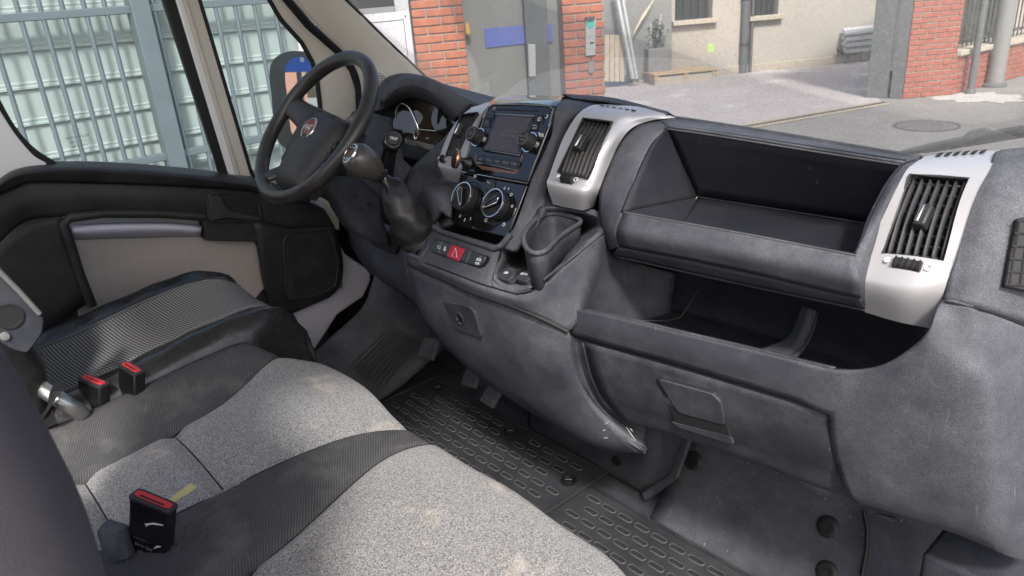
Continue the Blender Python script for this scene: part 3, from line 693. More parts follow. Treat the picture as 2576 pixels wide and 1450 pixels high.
# window frame pieces
plate('rear_window_seal', crv(D(dx-.03,(-60,120),(-10,230),(40,320),(90,375),(145,412),(110,414),(50,376),(0,320),(-50,250),(-90,150)),4,True), .02, M['rubber'], dr, .004)
plate('rear_window_frame', crv(D(dx-.02,(-60,180),(-5,270),(40,340),(85,392),(118,416),(60,440),(-60,440),(-120,300)),4,True), .02, M['white'], dr, .004)
def strip(name, l, r, mat, x, w=.02): return plate(name, D(x,*l,*r[::-1]), w, mat, dr, .004)
strip('window_channel', [(345,-200),(553,437)], [(381,-200),(578,440)], M['rubber'], dx-.025)
strip('frame_strip', [(382,-200),(576,440)], [(402,-200),(600,443)], M['white'], dx-.02)
strip('frame_trim', [(401,-200),(596,442)], [(448,-200),(634,446)], M['beige'], dx-.012)
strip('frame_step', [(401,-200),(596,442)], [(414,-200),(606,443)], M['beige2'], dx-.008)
qi = [(540,-220),(655,-40),(705,48),(758,107),(785,155),(797,195),(806,280),(808,400)]
qo = [(570,-220),(690,-40),(740,30),(800,85),(858,140),(888,180),(902,230),(905,330)]
patch('quarter_frame', [D(dx-.015,*qi), D(dx-.002,*[((a*.6+c*.4),(b*.6+d*.4)) for (a,b),(c,d) in zip(qi,qo)]), D(dx+.005,*qo)], M['beige'], dr, 5, 4, .012)
tube('quarter_seal', D(dx-.014,*qi), .007, M['rubber'], dr, 8)
tube('door_seal', D(dx+.008,(572,-220),(690,-40),(775,62),(858,135),(888,176),(904,225),(908,330)), .013, M['rubber'], dr, 10)
tube('quarter_seal', D(dx-.014,(442,-200),(632,436),(648,450)), .006, M['rubber'], dr, 8)
plate('quarter_sill', D(dx-.012,(628,425),(660,450),(810,470),(812,420),(806,400),(720,425),(650,428)), .02, M['beige'], dr, .004)
plate('door_glass', D(dx-.045,(-120,-220),(385,-220),(560,445),(150,425),(30,380),(-60,250)), .004, M['sglass'], dr, 0)
plate('quarter_glass', D(dx-.03,(432,-220),(560,-220),(660,-40),(760,100),(800,200),(812,400),(640,445)), .004, M['sglass'], dr, 0)
# printed marks on the glass
GP = dx-.0445
u_, v_ = V((0,-1,0)), V((0,0,1))
M['print'] = flat('glass_print', (.06,.07,.07), .7)
o_ = X(194,345,GP+.003)
text('glass_print', 'PILKINGTON', o_+V((0,0,.0)), V((0,-1,0)), v_, .009, M['print'], dr, -.0005)
for k,sx_ in enumerate(('e3  43R-001582','DOT-208 M20','AS2')): text('glass_print', sx_, o_-V((0,0,.011*(k+1))), V((0,-1,0)), v_, .006, M['print'], dr, -.0005)
lathe('glass_logo', X(194,327,GP+.003), (1,0,0), [(.0112,0),(.0112,.0002),(.0106,.0002),(.0106,0)], M['print'], dr, 24)
text('glass_print', 'FIAT', X(194,327,GP+.003), V((0,-1,0)), v_, .006, M['print'], dr, -.0005)
o_ = X(645,390,dx-.026); text('glass_print', '43R-00158', o_, V((0,-1,0)), v_, .006, M['print'], dr, -.0005); text('glass_print', 'M', o_-V((0,0,.012)), V((0,-1,0)), v_, .010, M['print'], dr, -.0005)
# ================================================================ door mirror
mi = thing('door_mirror', X(745,230,-1.12), 'black door mirror outside the quarter window, brick reflected in its glass', 'mirror')
MC = X(748,236,-1.16); mn = V((.46,-.88,.06)).normalized(); ma = V((0,0,1)); ms = mn.cross(ma).normalized(); ma = ms.cross(mn)*-1
if ma.z < 0: ma = -ma
if ms.x < 0: ms = -ms
def mo(s, a, h): return MC+ms*s+ma*a+mn*h
ol = [(-.088,-.165),(.085,-.165),(.088,0),(.084,.08),(.06,.118),(0,.128),(-.055,.115),(-.086,.08),(-.095,0)]
ol = crv([V((a,b,0)) for a,b in ol],4,True)
rows_ = []
for h,k in ((.014,.0),(.014,.5),(.013,.97),(.010,1.0),(.0,1.03),(-.05,1.0),(-.10,.86),(-.125,.6)): rows_.append([mo(q.x*k,q.y*k,h) for q in ol]+[mo(ol[0].x*k,ol[0].y*k,h)])
M['mirblk'] = glass('x', 0) if False else plastic('mirror_housing', (.012,.012,.013), (.18,.18,.17), .35, .5, 60, 300, .6, .4)
vs=[q for r in rows_ for q in r[:-1]]; nn_=len(ol); fs=[(i*nn_+k,i*nn_+(k+1)%nn_,(i+1)*nn_+(k+1)%nn_,(i+1)*nn_+k) for i in range(len(rows_)-1) for k in range(nn_)]
fs.append(tuple((len(rows_)-1)*nn_+k for k in range(nn_)))
mesh('housing', vs, fs, M['mirblk'], mi, True)
M['mirror'] = flat('mirror_glass', (.82,.84,.85), .01, 1, .5, 0)
plate('mirror_glass', [mo(q.x*.62+.030,q.y*.88,.016) for q in ol], .003, M['mirror'], mi, 0, mn)
def refl(px, py, dist):
    dd = ray(px,py).normalized(); q = CAM+dd*((mo(0,0,.016)-CAM).dot(mn)/dd.dot(mn)); return q+(dd-mn*2*dd.dot(mn))*dist
sc0, sc1, sc2 = refl(740,160,4.5), refl(756,160,4.5), refl(748,182,4.5)
sgc = (sc0+sc1)/2; sgz = sc2.z
pk = thing('parking_sign', V((sgc.x,sgc.y,GZ)), 'blue square parking sign seen reflected in the door mirror', 'sign')
boxw('sign_plate', (sgc.x-.17,sgc.y-.02,sgz-.0), (sgc.x+.17,sgc.y,sgz+.36), M['bluesign'], pk, .004)
text('sign_letter', 'P', V((sgc.x,sgc.y,sgz+.18)), V((-1,0,0)), V((0,0,1)), .32, M['mark'], pk, .002)
tube('sign_pole', [V((sgc.x,sgc.y-.045,GZ)),V((sgc.x,sgc.y-.045,sgz+.36))], .025, M['darkgrey'], pk, 10)
tube('arm', [mo(.03,-.17,-.03), mo(.09,-.20,-.04), V((-.96,mo(0,0,0).y+.05,.66))], .022, M['mirblk'], mi, 10)
# ================================================================ driver seat
ds = thing('driver_seat', (-.45,-.75,0), 'driver seat with black leatherette edges and grey ribbed cloth centre', 'seat')
def cushion(name_prefix, fn, zones, x0, x1, y0, y1, nx, ny, parent, thick=.0):
    """fn(x,y)->V ; zones: list of (name, mat, test(x,y))"""
    if x1 is None: xs, ysx = x0, y0; nx, ny = len(xs)-1, len(ysx)-1
    else: xs = [x0+(x1-x0)*i/nx for i in range(nx+1)]; ysx = [y0+(y1-y0)*j/ny for j in range(ny+1)]
    P_ = [[fn(x,y) for x in xs] for y in ysx]
    done = []
    for nm, mt_, test in zones:
        idx = {}; vs = []; fs = []
        for j in range(ny):
            for i in range(nx):
                xc, yc = (xs[i]+xs[i+1])/2, (ysx[j]+ysx[j+1])/2
                hit = None
                for zn in zones:
                    if zn[2](xc,yc): hit = zn[0]; break
                if hit != nm: continue
                f = []
                for a_,b_ in ((i,j),(i+1,j),(i+1,j+1),(i,j+1)):
                    if (a_,b_) not in idx: idx[(a_,b_)] = len(vs); vs.append(P_[b_][a_])
                    f.append(idx[(a_,b_)])
                fs.append(tuple(f))
        if fs:
            o = mesh(nm.split('#')[0], vs, fs, mt_, parent, True)
            done.append(o)
    return done
def sm(t): t = max(0,min(1,t)); return t*t*(3-2*t)
# x: s in 0..1 across (left to right), y: t in 0..1 rear to front, beyond 1 rolls down the front
SX0, SX1, SY0, SY1 = -.71, -.265, -.99, -.505
def dfn(s, t):
    # s in [-.2,1.2], t in [0,1.25]
    x = SX0+(SX1-SX0)*min(max(s,0),1); y = SY0+(SY1-SY0)*min(t,1)
    z = .455+.05*sm(t/.8)-.01*t
    z += .034*(abs(min(max(s,0),1)-.5)*2)**2.0 - .006        # side bolsters
    e = max(0,(t-.82)/.18); e = min(e,1); z -= .035*e**2
    if t > 1: z -= (t-1)*.55; y += .012*math.sin(min((t-1)/.25,1)*3.1)
    ed = .5-abs(min(max(s,0),1)-.5)
    if ed < .10: z -= .045*(1-ed/.10)**2
    if s > 1: z -= (s-1)*.85; x += .012*math.sin((s-1)/.2*2.6)
    if s < 0: z -= (-s)*.85
    # taper at front corners
    w = 1-.10*sm((t-.75)/.25); x = (SX0+SX1)/2+(x-(SX0+SX1)/2)*w
    if .22 < s < .8: pass
    g = min(abs(s-.20), abs(s-.80)); z -= .006*math.exp(-(g/.015)**2)
    z += .0025*math.sin(x*60+y*23)*math.sin(y*41) * (1 if s > .8 or s < .2 else .3)
    return V((x,y,z))
zones = [('centre_cloth', M['seatrib'], lambda s,t: .20 < s < .80 and t < 1.02), ('side_skirt', M['skirt'], lambda s,t: s > 1.03), ('leather_edge', M['leather'], lambda s,t: True)]
cushion('c', dfn, zones, -.2, 1.2, 0, 1.25, 70, 62, ds)
# folds at the front corner
for k in range(4): tube('fold', [dfn(.93+.02*k,.97+.02*k)+V((0,.0,-.004)), dfn(.97+.015*k,1.06+.02*k)+V((0,.004,0)), dfn(1.0+.012*k,1.14)+V((0.002,.003,0))], [.002,.006,.002], M['leather'], ds, 8)
tube('seam', [dfn(.80,t_*.05)+V((0,0,.003)) for t_ in range(0,21)], .0022, M['dimmark'], ds, 6)
tube('seam', [dfn(.20,t_*.05)+V((0,0,.003)) for t_ in range(0,21)], .0022, M['dimmark'], ds, 6)
# backrest side, recliner shield
patch('backrest', [[V((-.70,-1.12,1.05)),V((-.45,-1.10,1.08)),V((-.28,-1.14,1.05))],[V((-.71,-1.05,.75)),V((-.45,-1.08,.75)),V((-.27,-1.06,.75))],[V((-.70,-1.0,.50)),V((-.45,-1.03,.50)),V((-.27,-1.02,.50))],[V((-.68,-1.0,.40)),V((-.45,-1.03,.40)),V((-.28,-1.02,.40))]], M['leather'], ds, 6, 6, .08)
tube('backrest_bolster', [V((-.70,-1.10,.95)),V((-.71,-1.04,.75)),V((-.70,-1.0,.55)),V((-.69,-1.0,.46))], [.03,.045,.045,.03], M['leather'], ds, 12)
tube('backrest_bolster', [V((-.28,-1.12,.95)),V((-.28,-1.06,.75)),V((-.28,-1.02,.55)),V((-.29,-1.02,.46))], [.03,.045,.045,.03], M['leather'], ds, 12)
rs = plate('recliner_shield', rounded([X(a,b,-.16) for a,b in ((-60,600),(-5,668),(60,735),(112,800),(108,838),(70,890),(30,880),(-60,820))],.2), .03, M['dash'], ds, .008)
lathe('shield_hole', X(22,796,-.1595), (1,0,.05), [(.020,-.002),(.020,.002),(.017,.002),(.0165,.0012),(0,.0012)], M['dark'], ds, 24)
lathe('shield_cap', X(12,846,-.1595), (1,0,.05), [(.007,0),(.006,.004),(0,.005)], M['dimmark'], ds, 14)
tube('shield_edge', [X(a,b,-.155) for a,b in ((-40,640),(0,685),(50,735),(100,790))], .004, M['dimmark'], ds, 8)
patch('seat_base_cover', [[V((-.29,-1.05,.42)),V((-.285,-.8,.44)),V((-.31,-.55,.40))],[V((-.28,-1.05,.3)),V((-.28,-.8,.3)),V((-.30,-.55,.3))],[V((-.28,-1.05,.05)),V((-.28,-.8,.05)),V((-.30,-.55,.05))]], M['skirt'], ds, 4, 4, .01)
patch('seat_pedestal', [[V((-.68,-.52,.40)),V((-.32,-.52,.40))],[V((-.66,-.54,.2)),V((-.32,-.54,.2))],[V((-.66,-.54,.0)),V((-.32,-.54,.0))]], M['dark'], ds, 3, 3, .01)
tube('side_tube', [Z(-40,985,.53),Z(25,945,.53),Z(70,952,.525),Z(110,980,.515),Z(150,1006,.50),Z(190,1030,.475),Z(225,1062,.42),Z(235,1090,.36)], .014, M['steel'], ds, 12)
tube('webbing_strap', [Z(150,965,.52),Z(138,988,.53),Z(120,1030,.50),Z(100,1060,.47)], .010, M['rubber'], ds, 8, False, .25)
# ================================================================ passenger bench
bn_ = thing('passenger_bench', (.25,-.8,0), 'two seat passenger bench in stained grey tweed with charcoal edge strips', 'seat')
BX0, BX1 = -.29, .80
def xl(y): # left edge of the centre dark strip
    t_ = (y+.87)/.32; return .13+.045*max(t_,-.5)
def xr(y):
    t_ = (y+.87)/.32; return .325-.085*sm(t_*.9+.05)
BL = .538
def yt_(t): return -1.08+BL*t
def xs0(y): return -.115-.095*sm((y+.80)/.27)
def sx_(s, t):
    y = yt_(min(t,1.05)); br = [(0,BX0),(.2,xs0(y)),(.45,xl(y)),(.6,xr(y)),(.93,.69),(1,BX1)]
    for (s0,x0),(s1,x1) in zip(br,br[1:]):
        if s <= s1+1e-9: return x0+(x1-x0)*(s-s0)/(s1-s0)
def bfn(s, t):
    x = sx_(s, t); yc = yt_(t)
    y = -1.08+BL*min(t,1)
    z = .40+.035*sm(t/.8)
    e = min(max(0,(t-.74)/.26),1); z -= .030*e**2.4
    if t > 1:
        a_ = (t-1)/.35; z -= .20*a_; y += .02*math.sin(a_*2.2)
    def crown(s, a, b):
        return 0 if s<=a or s>=b else math.sin(math.pi*(s-a)/(b-a))**.6
    fade = 1 if t < 1 else .5
    z += .012*crown(s,.2,.45)*fade + .016*crown(s,.6,.95)*fade
    z += .020*crown(s,.43,.62)*sm((1.02-t)/.5)
    z += .042*math.exp(-((x+.235)/.065)**2)*sm((1.12-t)/.35)
    for (ys_, s0, s1) in ((-.845,.19,.46),(-.995,.19,.46),(-.90,.59,.94)):
        if s0 < s < s1: z -= .012*math.exp(-((yc-ys_)/.014)**2)
    for q_ in (.2,.45,.6): z -= .005*math.exp(-((s-q_)/.008)**2)
    if x < BX0+.035: z -= .09*(1-(x-BX0)/.035)**2
    if x > BX1-.06: z -= .06*((x-BX1+.06)/.06)**2
    y += .022*math.exp(-((x+.04)/.13)**2)*sm((t-.7)/.3)
    if t > .8 and x < -.12: y -= .12*sm((-.12-x)/.17)**1.6*sm((t-.8)/.25)
    if t > .8 and x > .62: y -= .05*sm((x-.62)/.2)*sm((t-.8)/.25)
    y += .002*math.sin(x*31)*sm((t-.8)/.2)
    return V((x,y,z))
TS = sorted(set([round(i*1.35/90,4) for i in range(91)]+[round((1.08-v)/BL,4) for v in (.845,.995,.90)]))
SS = sorted(set([round(i/150,4) for i in range(151)]+[.2,.45,.6,.93]))
e_ = 1e-6
zn = [('mid_insert', M['tweed'], lambda s,t: .2 < s < .45 and yt_(t) > -.845),
      ('mid_insert_rear', M['tweed'], lambda s,t: .2 < s < .45 and -.995 < yt_(t) <= -.845),
      ('mid_insert_edge', M['tweed'], lambda s,t: .2 < s < .45),
      ('passenger_insert_rear', M['tweed'], lambda s,t: .6 < s < .93 and yt_(t) <= -.90),
      ('passenger_insert', M['tweed'], lambda s,t: .6 < s < .93),
      ('edge_strip', M['twill'], lambda s,t: s <= .2),
      ('centre_strip', M['twill'], lambda s,t: s <= .6),
      ('side_strip', M['twill'], lambda s,t: True)]
cushion('b', bfn, zn, SS, None, TS, None, 0, 0, bn_)
for seam in ([bfn(.2,.02+.045*k) for k in range(28)], [bfn(.45,.05+.045*k) for k in range(27)], [bfn(.6,.05+.045*k) for k in range(27)], [bfn(.2+.25*k/14,(1.08-.845)/BL) for k in range(15)], [bfn(.2+.25*k/14,(1.08-.995)/BL) for k in range(15)], [bfn(.6+.33*k/14,(1.08-.90)/BL) for k in range(15)]):
    tube('seam', [q+V((0,0,.0002)) for q in seam], .0013, M['rubber'], bn_, 6)
boxw('bench_box', (-.26,-1.12,.0), (.78,-.60,.26), M['dash2'], bn_, .01)
# backrest close to the lens
bw = []
def pix(q):
    d_ = q-CAM; z = d_.dot(_f); return (1288+FPX*d_.dot(_r)/z, 725-FPX*d_.dot(_u)/z) if z > 1e-4 else (-999, 0)
def ylim(x, z):
    pl_ = [(-345,560),(-150,840),(-85,940),(10,1100),(120,1300),(170,1450),(200,1650),(210,2400)]
    y = -1.0
    while y > -1.3:
        px, py = pix(V((x,y,z)))
        for (a,b),(c,d) in zip(pl_,pl_[1:]):
            if b <= py < d:
                if px <= a+(c-a)*(py-b)/(d-b): return y
                break
        else:
            if py < 560 and px < -345: return y
        y -= .001
    return -1.12
for z in (1.12,1.05,1.0,.95,.90,.85,.78,.70,.60,.48,.40):
    yl = ylim(.76,z); bw.append([V((x, min(yl+dy, ylim(x,z)-.003), z)) for x,dy in ((.24,-.09),(.27,-.03),(.34,-.008),(.5,-.008),(.66,-.003),(.76,.0),(.82,-.02),(.84,-.09))])
M['twill2'] = ribbed('charcoal_twill_back', (.030,.029,.032), (.075,.072,.075), 'X', .0042, .9, (.3,.7), .2, .5)
patch('passenger_backrest', bw, M['backcloth'], bn_, 4, 4, .02)
# plastic pivot at the foot of the backrest
tube('backrest_pivot', [Z(262,1325,.46),Z(290,1345,.45),Z(300,1385,.43),Z(285,1420,.40)], [.012,.02,.02,.014], M['dash'], bn_, 10)
# ================================================================ belt buckles
def buckle(c, up, side, w, h, th, label, g='seat belt buckles'):
    up = up.normalized(); side = (side-up*side.dot(up)).normalized(); nr = side.cross(up)
    if nr.dot(CAM-c) < 0: nr = -nr
    t_ = thing('belt_buckle', c-up*h, label, 'buckle', g)
    o2 = [c+side*a*w/2+up*b for a,b in ((-1.0,0),(1.0,0),(.97,-h*.6),(.80,-h),(-.80,-h),(-.97,-h*.6))]
    plate('body', [q+nr*th/2 for q in o2], th, M['blackgloss'], t_, .0035)
    plate('rim', rounded([c+side*a*(w/2+.001)+nr*b*(th/2+.001)+up*.003 for a,b in ((-1,-1),(1,-1),(1,1),(-1,1))],.15), .006, M['grille'], t_, .001, up)
    plate('release_button', rounded([c+side*(a*(w/2-.0035)+.0)+nr*b*(th/2-.004)+up*.0045 for a,b in ((-1,-1),(1,-1),(1,1),(-1,1))],.2), .004, M['red'], t_, .0012, up)
    plate('tongue_slot', [c+side*a*(w/2-.012)+nr*(b*.0016+.003)+up*.0048 for a,b in ((-1,-1),(1,-1),(1,1),(-1,1))], .0012, M['dark'], t_, 0, up)
    return t_, nr, up, side
c0 = Z(386,1262,.50)
t_, nr, up, side = buckle(c0, V((.20,.22,1)), Z(445,1268,.50)-Z(330,1252,.50),   .062, .115, .019, 'black belt buckle with red button standing between the two bench seats')
plate('label_plate', rounded([c0+nr*.0100+side*a+up*b for a,b in ((-.024,-.062),(.018,-.062),(.018,-.104),(-.026,-.104))],.12), .001, M['piano'], t_, .0003, nr)
for k in range(3): text('label_text', ['AUTO LIV','E4 0124','BELT 22'][k] if False else ['E4 04 1264','16R 042','22 06'][k], c0+nr*.0100+side*-.004+up*(-.072-.011*k), side, up, .006, M['dimmark'], t_, .0004)
for p0,p1 in (((-.004,-.033),(.024,-.022)),((-.002,-.036),(.004,-.030)),((.012,-.068),(.022,-.060)),((.008,-.088),(.020,-.078)),((.014,-.094),(.006,-.084))):
    tube('paint_scuff', [c0+nr*.0098+side*p0[0]+up*p0[1], c0+nr*.0101+side*(p0[0]+p1[0])/2+up*((p0[1]+p1[1])/2+.002), c0+nr*.0098+side*p1[0]+up*p1[1]], [.0006,.0014,.0006], M['mark'], t_, 6)
sx = thing('wood_splinter', c0+side*.03, 'yellowish wood splinter stuck behind the bench buckle', 'splinter')
q = Z(432,1268,.485); q2 = Z(484,1222,.482)
plate('splinter', [q, q+V((0,.0,.008)), q2+V((0,0,.004)), q2+V((.004,.006,-.004)), q2+V((.002,.0,-.006))], .004, M['orange'] if False else flat('splinter_wood', (.45,.40,.18), .8), sx, .001)
buckle(Z(331,928,.50), V((.05,.22,1)), Z(364,942,.50)-Z(298,914,.50), .058, .16, .022, 'black belt buckle with red button, nearer the driver cushion')
buckle(Z(236,960,.49), V((.05,.22,1)), Z(276,968,.49)-Z(198,950,.49), .060, .16, .022, 'black belt buckle with red button, nearest the steel seat tube')
bk2 = thing('buckle_ring', Z(440,1360,.43), 'dark oval plastic grommet beside the bench buckle', 'grommet')
tube('ring', [Z(440+18*math.cos(a)*.8,1362+26*math.sin(a),.425) for a in [i*math.pi/8 for i in range(16)]], .004, M['dash'], bk2, 8, True)
# ================================================================ dashboard
da = thing('dashboard', (0,.1,.3), 'dusty charcoal dashboard with silver air vents, radio stack, open tray and glove box', 'dashboard')
# ---- passenger top and open bin
sil = [(1640,296,.01),(1740,310,.01),(1850,327,.01),(2000,352,.005),(2150,378,0),(2310,405,-.01)]
inn = [(1681,322,-.05),(1760,333,-.05),(1870,350,-.05),(2000,371,-.05),(2140,393,-.055),(2272,413,-.06)]
midl = [((a+c)/2,(b+d)/2-2,(e+f)/2) for (a,b,e),(c,d,f) in zip(sil,inn)]
back = [Y(a,b,y)+V((0,.14,-.10)) for a,b,y in sil]
patch('bin_top_rail', [back, [q+V((0,.02,-.004)) for q in PY(*sil)], PY(*sil), PY(*midl), PY(*inn)], M['dash'], da, 5, 4, .003)
tube('top_ridge', PY(*[(a,b,y-.003) for (a,b,y) in midl]), .0016, M['matrim'], da, 6)
tube('top_ridge', PY(*[(a,b+3,y) for (a,b,y) in inn]), .0014, M['matrim'], da, 6)
bb = [(1755,497,.0),(1840,510,0),(1930,524,0),(2020,538,0),(2100,551,0),(2182,563,-.005)]
patch('bin_back_wall', [PY(*inn), PY(*bb)], M['binshade'], da, 5, 6, .01)
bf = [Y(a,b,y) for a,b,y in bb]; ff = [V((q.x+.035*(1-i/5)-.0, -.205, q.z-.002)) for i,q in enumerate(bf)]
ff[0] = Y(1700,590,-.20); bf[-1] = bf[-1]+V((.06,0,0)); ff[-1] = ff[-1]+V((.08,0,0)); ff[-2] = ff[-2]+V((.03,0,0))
patch('bin_floor', [bf, ff], M['binshade'], da, 5, 5, .008)
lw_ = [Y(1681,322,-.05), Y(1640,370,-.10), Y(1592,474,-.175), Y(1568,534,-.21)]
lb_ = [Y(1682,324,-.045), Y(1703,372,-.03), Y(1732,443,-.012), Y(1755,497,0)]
patch('bin_left_wall', [lw_, [a*.5+b*.5 for a,b in zip(lw_,lb_)], lb_], M['binshade'], da, 5, 4, .006)
plate('bin_left_wall', [lw_[-1], lb_[-1], Y(1700,592,-.20), Y(1590,640,-.205)], .004, M['binshade'], da, 0)
tube('bin_crease', [Y(1758,496,-.002),Y(1930,523,-.002),Y(2180,562,-.007)], .0009, M['pad'], da, 6)
tube('bin_crease', [lb_[-1]+V((0,-.002,.001)), Y(1719,559,-.10)], .001, M['dustm'], da, 6)
# rim left of the bin
ro = [(1645,297,.0),(1600,314,-.055),(1567,344,-.085),(1546,385,-.115),(1527,435,-.145),(1508,490,-.172),(1510,560,-.195),(1532,630,-.20)]
ri = [(1683,318,-.045),(1658,340,-.072),(1636,372,-.098),(1611,418,-.135),(1590,474,-.174),(1566,534,-.208),(1548,585,-.222),(1556,622,-.222)]
rm = [((a*.45+c*.55),(b*.45+d*.55),(e+f)/2-.005) for (a,b,e),(c,d,f) in zip(ro,ri)]
patch('bin_left_rim', [PY(*ro), PY(*rm), PY(*ri)], M['dash'], da, 5, 4, .004)
tube('rim_seam', PY(*[(a+3,b,y-.004) for a,b,y in ((1643,326,-.055),(1620,351,-.082),(1602,385,-.108),(1586,424,-.136),(1570,466,-.162),(1553,526,-.19),(1533,590,-.208))]), .0011, M['rubber'], da, 6)
# rim right of the bin
q0 = [(2272,413,-.06),(2240,453,-.095),(2210,504,-.13),(2186,555,-.165),(2172,598,-.195),(2153,643,-.222),(2160,700,-.24),(2166,750,-.225)]
q1 = [(2318,400,-.04),(2285,428,-.085),(2252,478,-.125),(2226,540,-.155),(2206,600,-.18),(2190,650,-.20),(2180,710,-.21),(2177,770,-.20)]
patch('bin_right_rim', [PY(*q0), PY(*[((a+c)/2,(b+d)/2,(e+f)/2-.004) for (a,b,e),(c,d,f) in zip(q0,q1)]), PY(*q1)], M['dash'], da, 5, 4, .004)
patch('bin_right_wall', [PY(*q0[:6]), [Y(2272,414,-.055)]+[Y(a,b,y) for a,b,y in ((2262,450,-.04),(2245,490,-.03),(2225,530,-.02),(2205,555,-.01),(2185,590,-.1))]], M['binshade'], da, 4, 3, .003)
# lip
l0 = [(1600,556,-.185),(1740,580,-.185),(1910,612,-.19),(2030,636,-.195),(2140,655,-.2)]
l1 = [(1568,534,-.208),(1726,562,-.210),(1907,595,-.213),(2030,619,-.217),(2153,643,-.222)]
l1b = [(1563,541,-.217),(1724,569,-.219),(1906,602,-.222),(2030,626,-.226),(2155,650,-.231)]
l2 = [(1552,582,-.230),(1722,612,-.233),(1906,648,-.236),(2030,673,-.239),(2160,702,-.243)]
l3 = [(1556,619,-.222),(1726,651,-.226),(1910,690,-.228),(2030,719,-.23),(2165,750,-.232)]
tube('lip_edge', PY(*l1), .0015, M['matrim'], da, 6)  # pale bead painted as the bright top edge of the lip
patch('bin_lip', [PY(*l1),PY(*l2),PY(*l3)], M['dash'], da, 6, 5, .003)
patch('bin_lip_inside', [PY(*l1),PY(*l0),[q+V((0,.01,-.05)) for q in PY(*l0)]], M['binshade'], da, 6, 3, .002)
l4 = [(a-2,b+5,y+.003) for a,b,y in l3]; l5 = [(1540,642,-.195),(1726,684,-.195),(1925,727,-.195),(2040,751,-.198),(2175,779,-.2)]
patch('bin_under_strip', [PY(*l4), PY(*l5)], M['dash'], da, 6, 3, .003)
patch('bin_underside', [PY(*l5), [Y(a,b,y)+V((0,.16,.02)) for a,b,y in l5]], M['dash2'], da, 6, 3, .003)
tube('lip_groove', PY(*[(a-1,b+2,y+.004) for a,b,y in l3]), .0022, M['dark'], da, 6)
